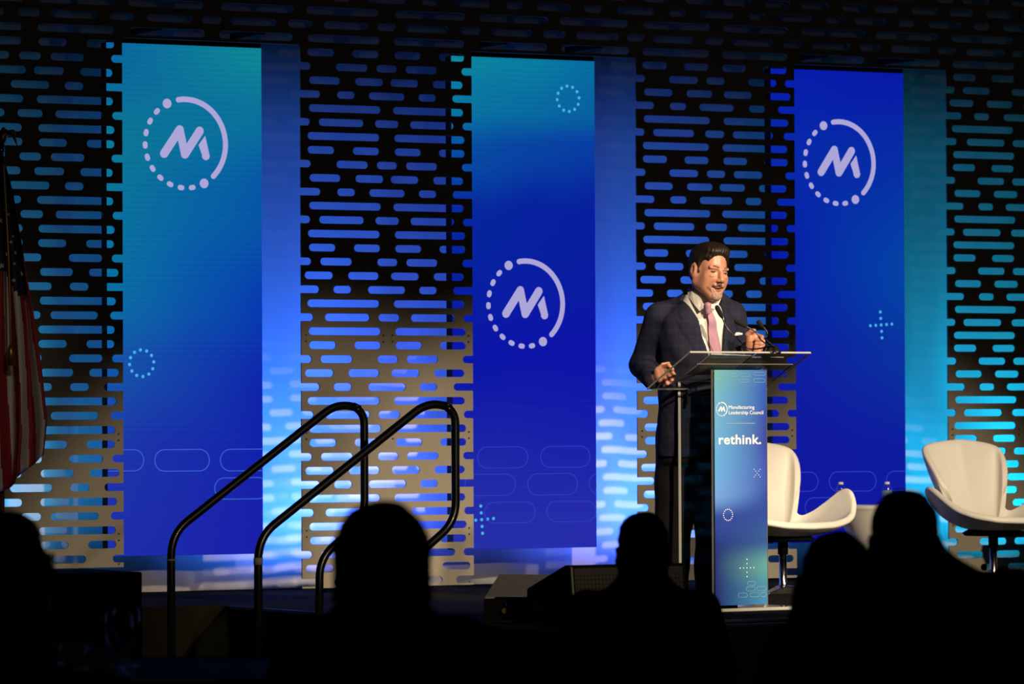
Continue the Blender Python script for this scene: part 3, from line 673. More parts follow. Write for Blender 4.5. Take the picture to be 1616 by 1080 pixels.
def tie_mat():
    m = mat('tie', (0.42, 0.17, 0.26), 0.55, 0, 0.4); b = m.node_tree.nodes['Principled BSDF']
    tc = nd(m, 'ShaderNodeTexCoord'); ck = nd(m, 'ShaderNodeTexChecker'); ck.inputs['Scale'].default_value = 330; mp = nd(m, 'ShaderNodeMapping'); mp.inputs['Rotation'].default_value = (0, R(45), 0)
    lk(m, tc.outputs['Object'], mp.inputs['Vector']); lk(m, mp.outputs[0], ck.inputs['Vector']); ck.inputs[1].default_value = (0.36, 0.15, 0.24, 1); ck.inputs[2].default_value = (0.56, 0.34, 0.42, 1); lk(m, ck.outputs[0], b.inputs['Base Color']); return m
M['tie'] = tie_mat()

TY = 0.50                                           # how far the chest is turned from the lens axis
Ht = Lm(1123.0, 424.2, -0.13)                       # centre of the head, between the ears
HS = 1.005
HR = roty(R(-7)) @ rotz(R(36)) @ rotx(R(8))         # turned to the right, tilted
HR = roty(R(7)) @ rotz(R(180 + 31)) @ rotx(R(-4))
def Hp(p): return Ht + HS * (HR @ np.array(p, float))
def head(v, Hp, HR, HS, detail=True, k=0.012):
    e = lambda c, r, k_=k, op='u': v.ell(Hp(c), [q * HS for q in r], k_, HR, op)
    cp = lambda a, b, r1, r2=None, k_=k, op='u': v.cap(Hp(a), Hp(b), r1 * HS, None if r2 is None else r2 * HS, k_, op)
    e((0, -.018, .038), (.076, .096, .088)); e((0, .028, -.028), (.063, .066, .092), .02)
    for s in (-1, 1):
        cp((s * .058, -.005, -.062), (s * .020, .068, -.106), .020, .020, .025)
        e((s * .040, .060, -.030), (.024, .020, .022), .02)
        e((s * .083, -.010, -.008), (.012, .022, .036), .006); 
        cp((s * .058, .0, .0), (s * .062, .0, -.06), .018, .018, .02)
    for s in (-1, 1): e((s * .050, .034, -.056), (.020, .034, .034), .02)
    cp((-.008, .072, -.112), (.008, .072, -.112), .022, .022, .02)
    if not detail: return
    for s in (-1, 1):
        e((s * .0325, .106, .000), (.020, .018, .013), .012, 's')
        cp((s * .016, .088, .018), (s * .048, .074, .017), .0085, .007, .010)
        e((s * .094, -.006, -.004), (.008, .011, .021), .004, 's')
        e((s * .036, .082, -.020), (.014, .008, .006), .008)
        cp((s * .022, .094, -.040), (s * .038, .076, -.075), .006, .005, .012)
    cp((0, .090, .012), (0, .112, -.034), .0085, .0125, .010)
    for s in (-1, 1): e((s * .0125, .104, -.040), (.0085, .010, .008), .006)
    cp((-.018, .092, -.062), (.018, .092, -.062), .009, .009, .010); cp((-.016, .088, -.088), (.016, .088, -.088), .009, .009, .010)
    e((0, .100, -.0735), (.024, .020, .0085), .005, 's')
def Ut(u, wd, z, cx=0.0, cy=0.0):
    c_, s_ = math.cos(TY), math.sin(TY); return np.array([cx + u * c_ + wd * s_, cy + u * s_ - wd * c_, z])    # wd = forward
TORSO = [(.705, .0, .035, .192, .150), (.78, .0, .032, .190, .150), (.93, .002, .02, .182, .150), (1.06, .004, .005, .186, .152), (1.18, .014, -.015, .196, .150),
         (1.28, .012, -.030, .203, .136), (1.345, .016, -.040, .195, .120), (1.385, .014, -.050, .150, .098), (1.42, .016, -.060, .104, .082), (1.465, .018, -.070, .078, .074)]
TORSO = [list(r_) for r_ in TORSO]
ShR, ElR, WrR, HaR = Lm(1041, 500, -.06), Lm(1017, 574, .03), Lm(1031, 598, -.235), Lm(1050, 589, -.29)
ShL, ElL, WrL, HaL = Lm(1160, 497, .07), Lm(1171, 572, .10), Lm(1184, 551, -.10), Lm(1192, 537, -.14)
# body: one continuous mesh
v = Vox(rng(-.34, (-.22, .01), (-.10, .0045), (.02, .010), (.17, .0034), (.20, .008), (.33, .0045), (.38, .01)), rng(-.44, (-.22, .0045), (-.02, .0034), (.30, .012)), rng(-.005, (1.00, .02), (1.34, .0045), (1.40, .006), (1.76, .0034)))
v.loft(TORSO, TY, -.022)
v.cap(Lm(1112, 486, -.07), Hp((0, -.03, -.05)), .058, .058, .03)
head(v, Hp, HR, HS)
v.cap(ShR, ElR, .045, .038, .03); v.cap(ElR, WrR, .038, .026, .02); v.cap(ShL, ElL, .045, .038, .03); v.cap(ElL, WrL, .038, .026, .02)
LEGS = {}
LEGR = [(.03, -.112, .045, .045, .055), (.40, -.100, .03, .06, .065), (.75, -.088, .03, .085, .10), (.85, -.08, .03, .09, .11)]
LEGL = [(.03, .082, .02, .045, .055), (.40, .088, .02, .06, .065), (.75, .09, .03, .085, .10), (.85, .08, .03, .09, .11)]
v.loft(LEGR, TY, 0, .03); v.loft(LEGL, TY, 0, .03)
def finger(pts, r0, r1, k=.004):
    for i in range(len(pts) - 1):
        a_, b2_ = r0 + (r1 - r0) * i / (len(pts) - 1), r0 + (r1 - r0) * (i + 1) / (len(pts) - 1); v.cap(pts[i], pts[i + 1], a_, b2_, k)
# right hand (left in the picture) holding the lectern's edge from outside
P = lambda px, py, dy: Lm(px, py, dy)
v.cap(WrR, P(1042, 590, -.275), .027, .026, .012); v.cap(P(1041, 583, -.285), P(1046, 598, -.285), .021, .020, .012); v.cap(P(1046, 579, -.29), P(1051, 592, -.295), .017, .016, .01)
for i, (a_, b2_, c_, d_) in enumerate([((1047, 577), (1057, 573.5), (1063, 580), (1062, 588)), ((1048, 583), (1060, 581), (1066, 589), (1064, 597)), ((1048, 589), (1058, 589), (1062, 597), (1058, 603)), ((1046, 595), (1053, 597), (1055, 603), (1050, 607))]):
    q = i * .004
    finger([P(*a_, -.295 + q), P(*b2_, -.325 + q), P(*c_, -.335 + q), P(*d_, -.315 + q)], .0098, .0078)
finger([P(1040, 580, -.27), P(1048, 573, -.285), P(1057, 571, -.28)], .011, .0085)
# left hand (right in the picture) raised, fingers curled, thumb on top
v.cap(WrL, P(1188, 545, -.135), .027, .026, .012); v.cap(P(1186, 531, -.14), P(1188, 548, -.14), .023, .024, .012); v.cap(P(1194, 530, -.145), P(1196, 547, -.145), .019, .019, .012)
for i, (a_, b2_, c_, d_) in enumerate([((1197, 527), (1205, 530), (1203, 535), (1195, 534)), ((1198, 533), (1207, 536.5), (1204, 541), (1195, 540)), ((1198, 539), (1206.5, 543), (1203, 547), (1194, 545.5)), ((1197, 546), (1203, 549.5), (1200, 553), (1193, 551))]):
    finger([P(*a_, -.145), P(*b2_, -.165), P(*c_, -.19), P(*d_, -.185)], .0096, .0080)
finger([P(1183, 536, -.15), P(1182, 526, -.17), P(1188, 520, -.18), P(1193, 519.5, -.185)], .0125, .0088)
v.build('body', M['skin'], man)

# head details
def hv(lo, hi, st): 
    c = Ht; return Vox(*[np.arange(c[i] + lo[i], c[i] + hi[i], st) for i in range(3)])
v = hv((-.16, -.16, -.09), (.16, .17, .19), .0032)
e = lambda c, r, k_=.01, op='u': v.ell(Hp(c), [q * HS for q in r], k_, HR, op)
e((0, -.022, .044), (.089, .102, .086)); e((.012, .028, .094), (.052, .052, .026), .03); e((-.022, .012, .098), (.050, .055, .024), .03)
for s in (-1, 1): e((s * .070, -.020, .008), (.014, .045, .050), .012); e((s * .074, .016, .012), (.007, .016, .034), .008)
e((0, -.060, -.02), (.066, .052, .058), .015)
e((0, .098, .010), (.070, .066, .072), .008, 's'); e((0, .122, .03), (.090, .075, .060), .006, 's')
for s in (-1, 1): e((s * .090, -.008, -.012), (.030, .030, .043), .004, 's'); e((s * .076, .072, .010), (.036, .052, .052), .006, 's')
e((0, .06, -.085), (.09, .10, .075), .01, 's')
_V = v; sl, X, Y, Z = v.reg([-9] * 3, [9] * 3); Hi = HR.T
cx = [Hi[i, 0] * (X - Ht[0]) + Hi[i, 1] * (Y - Ht[1]) + Hi[i, 2] * (Z - Ht[2]) for i in range(3)]
v.V += (0.0011 * np.sin(cx[0] * 420 + 5 * np.sin(cx[1] * 34) + 60 * cx[2])).astype(np.float32)
v.build('hair', M['hair'], man, 0)
def small(name, prims, m, st=.0016, pad=.012):
    pts = np.array([p for pr in prims for p in (pr[1], pr[2] if pr[0] == 'c' else pr[1])]); rr = max((max(pr[3]) if not np.isscalar(pr[3]) else pr[3]) if pr[0] == 'c' else max(pr[2]) for pr in prims)
    W = np.array([Hp(p) for p in pts]); lo, hi = W.min(0) - rr * HS - pad, W.max(0) + rr * HS + pad
    s = Vox(*[np.arange(lo[i], hi[i], st) for i in range(3)])
    for pr in prims:
        if pr[0] == 'c': s.cap(Hp(pr[1]), Hp(pr[2]), pr[3] * HS, pr[4] * HS, .004)
        else: s.ell(Hp(pr[1]), [q * HS for q in pr[2]], .004, HR)
    return s.build(name, m, man, 0)
small('goatee', [('e', (0, .081, -.112), (.030, .024, .024)), ('e', (0, .090, -.098), (.020, .012, .012)), ('c', (-.031, .080, -.080), (-.018, .086, -.108), .0065, .010), ('c', (.031, .080, -.080), (.018, .086, -.108), .0065, .010)], M['grey_hair'])
small('moustache', [('c', (0, .1015, -.054), (.026, .091, -.064), .0062, .0048), ('c', (0, .1015, -.054), (-.026, .091, -.064), .0062, .0048), ('c', (.026, .091, -.064), (.029, .083, -.074), .0042, .0025), ('c', (-.026, .091, -.064), (-.029, .083, -.074), .0042, .0025)],
      noisy(mat('moustache_hair', (0.20, 0.105, 0.07), 0.75), 120, 0.4))
for s in (-1, 1):
    small('eyebrow', [('c', (s * .016, .0965, .0215), (s * .034, .0875, .0245), .0026, .0026), ('c', (s * .034, .0875, .0245), (s * .049, .0745, .019), .0026, .0014)], M['brow'])
    small('eye', [('e', (s * .0325, .0835, .0005), (.0115, .0092, .0042))], M['eye'], .001)
    small('pupil', [('e', (s * .0325 + .001, .0905, .0002), (.0040, .0035, .0030))], M['iris'], .0008, .006)
small('mouth', [('e', (0, .0835, -.0735), (.022, .012, .008))], M['mouth'])
small('teeth', [('e', (0, .0915, -.0700), (.015, .005, .0022))], M['teeth'], .001)
small('lower_lip', [('c', (-.017, .0925, -.0835), (0, .0985, -.0865), .0030, .0046), ('c', (.017, .0925, -.0835), (0, .0985, -.0865), .0030, .0046)], M['lip'])

# shirt with collar
v = Vox(np.arange(-.24, .26, .006), np.arange(-.26, .16, .006), np.arange(.9, 1.52, .006))
v.loft([r_ for r_ in TORSO if r_[0] > .9], TY, -.010)
v.cap(Lm(1112, 484, -.075), Lm(1114, 462, -.095), .066, .062, .015)
v.cap(Lm(1112, 484, -.075), Hp((0, -.02, -.02)), .052, .052, .004, 's')
v.put(lambda X, Y, Z: (Lm(1116, 452, -.09)[2] - Z) + 0 * X + 0 * Y + (X - Lm(1116, 452)[0]) * -0.25, [-.2, -.3, 1.44], [.3, .2, 1.52], .004, 's') if False else None
v.build('shirt', M['shirt'], man)
def strip(name, rows, m, th=.004):
    """rows of (left, right) points -> thick cloth strip"""
    mb = MB(); n = len(rows); vs = []
    for a_, b2_ in rows: vs += [a_, b2_]
    mb.add(vs, [(2 * i, 2 * i + 1, 2 * i + 3, 2 * i + 2) for i in range(n - 1)])
    o = mb.build(name, m, man, True); s_ = o.modifiers.new('thick', 'SOLIDIFY'); s_.thickness = th; s_.offset = 0
    ss = o.modifiers.new('sub', 'SUBSURF'); ss.levels = ss.render_levels = 2
    return o
def flap(pts):
    """pts: (inner point, outer point) pairs along one side of a turned-down collar"""
    mb = MB(); n = len(pts); mb.add([p for pr in pts for p in pr], [(2 * i, 2 * i + 1, 2 * i + 3, 2 * i + 2) for i in range(n - 1)])
    o = mb.build('collar', M['shirt'], man, False); s_ = o.modifiers.new('thick', 'SOLIDIFY'); s_.thickness = .004; s_.offset = 0
flap([(Lm(1091, 449, -.07), Lm(1088, 454, -.06)), (Lm(1092, 452, -.10), Lm(1088, 461, -.10)), (Lm(1095, 458, -.132), Lm(1091, 468, -.128)), (Lm(1103, 468, -.155), Lm(1098, 478, -.158)), (Lm(1110, 474.5, -.166), Lm(1106.5, 488.5, -.182)), (Lm(1116, 479.5, -.174), Lm(1112.5, 484, -.186))])
flap([(Lm(1118, 479.5, -.176), Lm(1122, 483.5, -.186)), (Lm(1124, 477, -.170), Lm(1131, 486, -.180)), (Lm(1131, 471, -.160), Lm(1136, 479, -.162)), (Lm(1137, 463, -.130), Lm(1140, 470, -.13)), (Lm(1139, 456, -.09), Lm(1142, 462, -.09))])
def fr(z, extra=0.0):
    T = np.array(TORSO); cx_, cy_, ry_ = [np.interp(z, T[:, 0], T[:, i]) for i in (1, 2, 4)]; return cx_, cy_, ry_ + extra
rows = []
zt, zb = Lm(0, 489)[2], 1.04
for i in range(14):
    z = zt + (zb - zt) * i / 13; cx_, cy_, w_ = fr(z, .003 + (.012 if i < 3 else 0)); hw = .018 + .015 * min(1, i / 6); sh_u = -.010 + .030 * i / 13
    rows.append((Ut(-hw + sh_u, w_ - .004, z, cx_, cy_), Ut(hw + sh_u, w_ - .004, z, cx_, cy_)))
strip('tie', rows, M['tie'], .006)
v = Vox(np.arange(-.03, .14, .003), np.arange(-.26, -.10, .003), np.arange(1.34, 1.45, .003))
v.cap(Lm(1119.5, 480, -.188), Lm(1119.5, 490, -.186), .017, .0135, .004)
v.build('tie_knot', M['tie'], man)
# jacket
v = Vox(np.arange(-.37, .36, .0052), np.arange(-.36, .26, .0052), np.arange(.69, 1.50, .0052))
v.loft(TORSO, TY, .004, .01)
v.cap(Lm(1089, 473, -.03), ShR + np.array([.01, 0, .012]), .042, .058, .03); v.cap(Lm(1136, 470, -.02), ShL + np.array([-.01, 0, .012]), .040, .055, .03)
v.cap(ShR, ElR, .066, .060, .03); v.cap(ElR, WrR, .062, .043, .02); v.cap(ShL, ElL, .063, .058, .03); v.cap(ElL, WrL, .058, .043, .02)
def frame(X, Y, Z):
    T = np.array(TORSO); c_, s_ = math.cos(TY), math.sin(TY); cx_ = np.interp(Z, T[:, 0], T[:, 1]); cy_ = np.interp(Z, T[:, 0], T[:, 2])
    x, y = X - cx_, Y - cy_; return x * c_ + y * s_, x * s_ - y * c_, np.interp(Z, T[:, 0], T[:, 4]), np.interp(Z, T[:, 0], T[:, 3])
VW = [(1.02, -.01), (1.08, .006), (1.18, .036), (1.30, .066), (1.40, .088), (1.47, .102)]
def vw(Z): return np.interp(Z, [a_ for a_, _ in VW], [b2_ for _, b2_ in VW])
def lap(X, Y, Z):
    u, w_, ry, rx = frame(X, Y, Z); h = vw(Z); d0 = (np.sqrt((u / (rx + .007)) ** 2 + (w_ / (ry + .007)) ** 2) - 1) * ry
    wid = np.interp(Z, [1.04, 1.30, 1.345, 1.35, 1.42], [.015, .085, .092, .066, .05])
    return np.maximum(np.maximum(np.maximum(d0, -w_), np.abs(u) - h - wid), 1.03 - Z)
v.put(lap, [-.22, -.3, 1.02], [.25, .1, 1.44], .002)
def vcut(X, Y, Z):
    u, w_, ry, rx = frame(X, Y, Z); return np.maximum(np.abs(u) - vw(Z), np.interp(Z, [1.36, 1.46], [.02, -.03]) - w_)
v.put(vcut, [-.2, -.3, 1.04], [.25, .1, 1.50], .003, 's')
v.cap(Lm(1108, 490, -.07), Hp((0, -.03, -.05)), .058, .058, .006, 's')
sl, X, Y, Z = v.reg([-9] * 3, [9] * 3)
v.V += (0.003 * np.sin(31 * Z + 14 * X + 3 * np.sin(19 * Y)) * np.sin(17 * X - 9 * Z + 1)).astype(np.float32)
v.build('jacket', M['suit'], man, 2)
# cuffs, pocket square, trousers, shoes
def ring_tube(c0, c1, r, name, m):
    MB().tube([c0, c1], r, 20).build(name, m, man, True)
ring_tube(ElR + (WrR - ElR) * .93, WrR + (WrR - ElR) / np.linalg.norm(WrR - ElR) * .020, .037, 'shirt_cuff', M['shirt'])
ring_tube(ElL + (WrL - ElL) * .93, WrL + (WrL - ElL) / np.linalg.norm(WrL - ElL) * .022, .037, 'shirt_cuff', M['shirt'])
v = Vox(*[np.arange(Lm(1166, 525, -.07)[i] - .05, Lm(1166, 525, -.07)[i] + .05, .003) for i in range(3)])
cps = Lm(1168, 525, -.062); v.cap(cps + np.array([-.017, -.004, -.004]), cps + np.array([.014, .006, .0]), .0065, .006, .004); v.cap(cps + np.array([-.01, -.003, .003]), cps + np.array([.002, 0, .005]), .005, .004, .004)
v.build('pocket_square', M['shirt'], man)
v = Vox(np.arange(-.26, .26, .008), np.arange(-.2, .26, .008), np.arange(-.01, .90, .01))
TL = [(.025, -.122, .045, .078, .098), (.12, -.120, .045, .078, .092), (.30, -.112, .035, .083, .095), (.50, -.100, .03, .090, .105), (.70, -.088, .03, .100, .12), (.86, -.075, .03, .10, .125)]
TR = [(.025, .066, .02, .070, .095), (.12, .066, .02, .070, .090), (.30, .072, .02, .078, .092), (.50, .082, .02, .088, .100), (.70, .092, .03, .100, .12), (.86, .075, .03, .10, .125)]
v.loft(TL, TY, 0, .004); v.loft(TR, TY, 0, .006); v.loft([(.68, 0, .03, .175, .135), (.88, 0, .03, .17, .13)], TY, 0, .03)
sl, X, Y, Z = v.reg([-9] * 3, [9] * 3)
v.V += (0.004 * np.sin(26 * Z + 20 * X) * np.sin(13 * X + 8 * Y + 5 * Z)).astype(np.float32)
v.build('trousers', M['trousers'], man)
for (x, y) in ((-.122, .045), (.066, .02)):
    v = Vox(np.arange(x - .1, x + .26, .008), np.arange(y - .28, y + .16, .008), np.arange(-.01, .14, .006)); d = np.array([math.sin(TY), -math.cos(TY), 0])
    v.cap(np.array([x, y, .045]) - d * .06, np.array([x, y, .04]) + d * .10, .043, .040, .02); v.cap(np.array([x, y, .035]) + d * .08, np.array([x, y, .028]) + d * .19, .040, .030, .02); v.put(lambda X, Y, Z: -Z + 0 * X + 0 * Y, [x - .3, y - .3, -.05], [x + .3, y + .3, .1], .002, 'i')
    v.build('shoe', M['blackmetal'], man)

# ------------------------------------------------------------------ swan-shaped stage chairs
def swan_mesh():
    """upholstered shell from one continuous sheet: broad back, two wing arms, rolled front"""
    key = [  # azimuth deg (0 = front), rim radius, rim height above the pan
        (0, .315, .045), (25, .325, .050), (45, .340, .070), (60, .352, .100), (72, .362, .150), (84, .370, .200), (92, .372, .215), (100, .365, .203), (110, .332, .150),
        (120, .290, .098), (130, .250, .070), (136, .222, .085), (139, .240, .150), (141, .272, .230), (143, .335, .322), (145.5, .402, .395), (149, .428, .422), (157, .412, .438), (168, .384, .450), (180, .366, .456)]
    A = np.array([k[0] for k in key], float); 
    def at_(phi):
        p = abs(((phi + 180) % 360) - 180); return np.interp(p, A, [k[1] for k in key]), np.interp(p, A, [k[2] for k in key])
    NP, NR = 180, 14; vs = [(0.0, 0.0, 0.0)]; fs = []
    rs = []
    for i in range(NP):
        ph = 360 * i / NP; a_ = np.mean([at_(ph + d) for d in (-2.5, -1.2, 0, 1.2, 2.5)], axis=0); rs.append(a_)
    for j in range(1, NR + 1):
        t = j / NR
        for i in range(NP):
            ph = R(360 * i / NP); r_, h = rs[i]; q = r_ * (t ** 0.78); z = h * t ** 2.3
            vs.append((q * math.cos(ph) * (1.0 if math.cos(ph) > 0 else .90), q * math.sin(ph), z - 0.0))
    for i in range(NP): fs.append((0, 1 + i, 1 + (i + 1) % NP))
    for j in range(NR - 1):
        for i in range(NP): a_ = 1 + j * NP + i; b2_ = 1 + j * NP + (i + 1) % NP; fs.append((a_, a_ + NP, b2_ + NP, b2_))
    me = bpy.data.meshes.new('shell'); me.from_pydata(vs, [], fs); me.update(); return me
SW = swan_mesh()
M['seam'] = mat('seam', (0.25, 0.22, 0.18), 0.7)
def swan(label, px, py, rz):
    p = onZ(px, py, STAGE); t = thing('swivel_chair', label, 'chair', (p[0], p[1], STAGE), rz, 'white lounge chairs on stage')
    o = bpy.data.objects.new('shell', SW); COL.objects.link(o); o.parent = t; o.location = (0, 0, .325)
    if not SW.materials: SW.materials.append(M['white_leather']); SW.polygons.foreach_set('use_smooth', [True] * len(SW.polygons))
    s = o.modifiers.new('thick', 'SOLIDIFY'); s.thickness = .036; s.offset = -1
    b = o.modifiers.new('sub', 'SUBSURF'); b.levels = b.render_levels = 2
    MB().lathe([(0, -.05), (.15, -.05), (.165, -.035), (.12, -.01), (0, 0)], (0, 0, .315)).build('seat_mount', M['black'], t, True)
    MB().tube([(0, 0, .20), (0, 0, .285)], .026, 20).build('sleeve', M['black'], t, True)
    MB().tube([(0, 0, .012), (0, 0, .05), (0, 0, .20)], [.030, .020, .019], 20).build('stem', M['chrome'], t, True)
    mb = MB()
    for i in range(4):
        a_ = PI / 4 + PI / 2 * i; c_, s_ = math.cos(a_), math.sin(a_)
        mb.add([(-.03 * s_, .03 * c_, 0), (.03 * s_, -.03 * c_, 0), (.30 * c_ + .018 * s_, .30 * s_ - .018 * c_, 0), (.30 * c_ - .018 * s_, .30 * s_ + .018 * c_, 0),
                (-.03 * s_, .03 * c_, .045), (.03 * s_, -.03 * c_, .045), (.30 * c_ + .018 * s_, .30 * s_ - .018 * c_, .016), (.30 * c_ - .018 * s_, .30 * s_ + .018 * c_, .016)],
               [(3, 2, 1, 0), (4, 5, 6, 7), (0, 1, 5, 4), (1, 2, 6, 5), (2, 3, 7, 6), (3, 0, 4, 7)])
    mb.build('star_base', M['chrome'], t, bevel=.004)
    return t
swan('white upholstered swivel lounge chair at right edge, unobstructed by the lectern', 1568, 925, -YAW + R(-65))
swan('white upholstered swivel lounge chair half hidden behind the lectern', 1236, 938, -YAW + R(-65))

# side tables under white stretch covers, bottles on them
def cover_table(label, px, py, rad, h):
    p = onZ(px, py, STAGE); t = thing('side_table', label, 'table', (p[0], p[1], STAGE), 0, 'covered side tables')
    MB().lathe([(0, h - .012), (rad, h - .012), (rad, h), (0, h)], seg=48).build('tabletop', M['white_cloth'], t)
    prof = [(rad + .002, h - .013)] + [(.045 + (rad - .045) * (abs(u) ** (.5 if u > 0 else 1.35)), h * (.42 + .55 * u) if u > 0 else h * .42 * (1 + u) + .0) for u in np.linspace(.98, -1, 24)]
    o = MB().lathe(prof[:-1] + [(rad * .95, .004)], seg=48).build('stretch_cover', M['white_cloth'], t, True)
    MB().lathe([(.047, h * .42 - .025), (.052, h * .42 - .02), (.052, h * .42 + .02), (.047, h * .42 + .025)], seg=24).build('cover_band', mat('band', (0.25, 0.27, 0.35), 0.5), t, True)
    return t
tb = cover_table('small round table in a white stretch cover, bottles on it, between the chairs', 1379, 921, .200, .420)
cover_table('round table in a white cover cut off by the right frame edge', 1688, 916, .255, .42)
def bottle(label, px, py, k=1.0):
    D = (Vector(tb.location) - Vector(CAM)).dot(Vector(FX)); p = at(px, 793, D - .03)
    t = thing('water_bottle', label, 'bottle', (p[0], p[1], STAGE + .42), 0, 'water bottles on the side table')
    MB().lathe([(0, .001), (.024 * k, .001), (.027 * k, .006), (.027 * k, .035), (.0255 * k, .045), (.027 * k, .055), (.027 * k, .085), (.022 * k, .100), (.013 * k, .112), (.012 * k, .120), (0, .120)], seg=24).build('body', M['bottle_plastic'], t, True)
    MB().lathe([(.0275 * k, .048), (.0278 * k, .049), (.0278 * k, .079), (.0275 * k, .08)], seg=24).build('paper_label', mat('bottle_label', (0.16, 0.28, 0.48), 0.5), t, True)
    MB().lathe([(.0135 * k, .112), (.014 * k, .113), (.014 * k, .125), (0, .126)], seg=20).build('cap', M['white_cloth'], t, True)
bottle('small clear water bottle half hidden behind the left chair arm', 1327, 793)
bottle('small clear water bottle with blue label beside the dark audience head', 1400, 793)

# ------------------------------------------------------------------ stairs with looped rails in front of the stage
pA = at(270, 900, 20.9); pB = at(407.5, 900, 20.25)
def rail(label, p, xo):
    t = thing('stair_rail', label, 'handrail', (p[0], p[1], 0.0), 0, 'stair rails')
    zs = .885; r_ = .0185
    X2, X3 = .865, 1.05
    pts = [(0, 0, .01), (0, 0, zs), (.82, 0, 1.475), (.955, 0, 1.475), (.955, 0, 1.05), (.735, 0, .905), (.735, 0, .44)]
    path = fillet([(0, 0, .01), (0, 0, .985), (.845, 0, 1.575), (.965, 0, 1.525), (.965, 0, 1.04), (.735, 0, .865), (.735, 0, .42)], [.10, .10, .06, .09, .09], 8)
    MB().tube(path, r_, 14).build('tube', M['blackmetal'], t, True)
    MB().tube([(0, 0, .868), (0, 0, .898 if xo else .876)], r_ + .0015, 14).build('tape_mark', mat('tape', (0.30, 0.28, 0.24), 0.6), t, True)
    MB().lathe([(.045, 0), (.045, .012), (.022, .02)], seg=20).build('foot_flange', M['black'], t)
    return t
rail('black tubular looped stair rail, farther one standing nearer the first banner', pA, 0)
rail('black tubular looped stair rail, nearer one with a pale tape band', pB, 1)
stt = thing('stage_stairs', 'black carpeted stair unit rising to the stage between two looped rails', 'stairs', ((pA[0] + pB[0]) / 2 + .03, (pA[1] + pB[1]) / 2, 0))
for i in range(3):
    MB().box((.28 + i * .28 - .04, 0, .1 + i * .2 - .02), (.30, .72, .03)).build('tread', M['black'], stt, bevel=.004)
    MB().box((.15 + i * .28, 0, .1 + i * .2 - .10), (.02, .70, .16)).build('riser', M['black'], stt)
for s in (-1, 1):
    MB().prism([(.1, 0), (.95, 0), (.95, .47), (.1, .07)], 1, s * .36 - .01, s * .36 + .01).build('stringer', M['black'], stt)

# ------------------------------------------------------------------ stage monitors
def rel(p, t): return (p[0] - t.location.x, p[1] - t.location.y)
M['grille'] = mat('grille', (0.022, 0.020, 0.017), 0.5, 0.3)
b = M['grille'].node_tree.nodes['Principled BSDF']; tc = nd(M['grille'], 'ShaderNodeTexCoord'); vo = nd(M['grille'], 'ShaderNodeTexVoronoi'); vo.inputs['Scale'].default_value = 55; vo.inputs['Randomness'].default_value = 0
lk(M['grille'], tc.outputs['Object'], vo.inputs['Vector']); cr = nd(M['grille'], 'ShaderNodeValToRGB'); cr.color_ramp.elements[0].position = .30; cr.color_ramp.elements[0].color = (.003, .003, .003, 1); cr.color_ramp.elements[1].position = .42; cr.color_ramp.elements[1].color = (.030, .027, .022, 1)
lk(M['grille'], vo.outputs['Distance'], cr.inputs[0]); lk(M['grille'], cr.outputs[0], b.inputs['Base Color'])
pm = onZ(905, 990, STAGE)
t = thing('stage_monitor', 'large black wedge loudspeaker with perforated front at the stage edge', 'speaker', (pm[0], -4.20, STAGE), 0, 'stage monitors')
mx0 = onY(905, 985, -4.20)[0] - pm[0]
side = [(0, 0), (.40, 0), (.40, .155), (.075, .262), (.03, .262)]
MB().prism(side, 0, mx0, mx0 + .58).build('cabinet', M['black'], t, bevel=.006)
MB().add([(mx0 + .02, -.004, .015), (mx0 + .56, -.004, .015), (mx0 + .56, .027, .25), (mx0 + .02, .027, .25), (mx0 + .02, .006, .012), (mx0 + .56, .006, .012), (mx0 + .56, .037, .25), (mx0 + .02, .037, .25)],
         [(0, 1, 2, 3), (7, 6, 5, 4), (0, 4, 5, 1), (1, 5, 6, 2), (2, 6, 7, 3), (3, 7, 4, 0)]).build('grille', M['grille'], t)
MB().tube([(mx0 + .006, -.004, .01), (mx0 + .006, .026, .255)], .006, 8).build('corner_trim', mat('trim_grey', (0.10, 0.095, 0.085), 0.5), t)
ps = onZ(764, 982, STAGE)
t = thing('stage_monitor', 'smaller wedge loudspeaker with grey carpeted top, left of the big one', 'speaker', (ps[0], ps[1], STAGE), -YAW - R(12), 'stage monitors')
side = [(0, 0), (.32, 0), (.32, .195), (.30, .198), (.0, .108)]
MB().prism(side, 0, 0, .34).build('cabinet', M['gray_carpet'], t, bevel=.006)
MB().box((.17, -.006, .052), (.335, .012, .100)).build('rear_plate', M['black'], t)
MB().box((.19, -.008, .106), (.27, .014, .008)).build('trim_bar', M['chrome'], t)
MB().tube([(.12, -.012, .075), (.12, -.05, .08)], .013, 12).build('connector', mat('connector_blue', (0.03, 0.08, 0.35), 0.4), t)
MB().tube([(.10, -.012, .055), (.10, -.045, .05)], .012, 12).build('connector', mat('connector_brass', (0.5, 0.38, 0.16), 0.35, 0.8), t)
q = ps; zc = STAGE + .008
o = MB().tube(bez([(q[0] - .12, q[1] - .05, zc), (q[0] - .16, q[1] - .12, zc), (q[0] - .10, q[1] - .17, zc), (q[0] + .05, q[1] - .19, zc), (q[0] + .18, q[1] - .19, zc)], 8), .006, 8).build('cable', M['black'], None, True)
tag(o, 'thin black cable lying on the stage in front of the small monitor', 'cable')
q = onZ(1150, 984, STAGE)
o = MB().tube(bez([(q[0] - .35, q[1] - .02, zc), (q[0], q[1], zc), (q[0] + .3, q[1] + .03, zc), (q[0] + .7, q[1] + .22, zc), (q[0] + 1.2, q[1] + .25, zc)], 8), .007, 8).build('cable', mat('cable_grey', (0.06, 0.06, 0.06), 0.4), None, True)
tag(o, 'cable lying along the stage floor in front of the lectern base', 'cable')
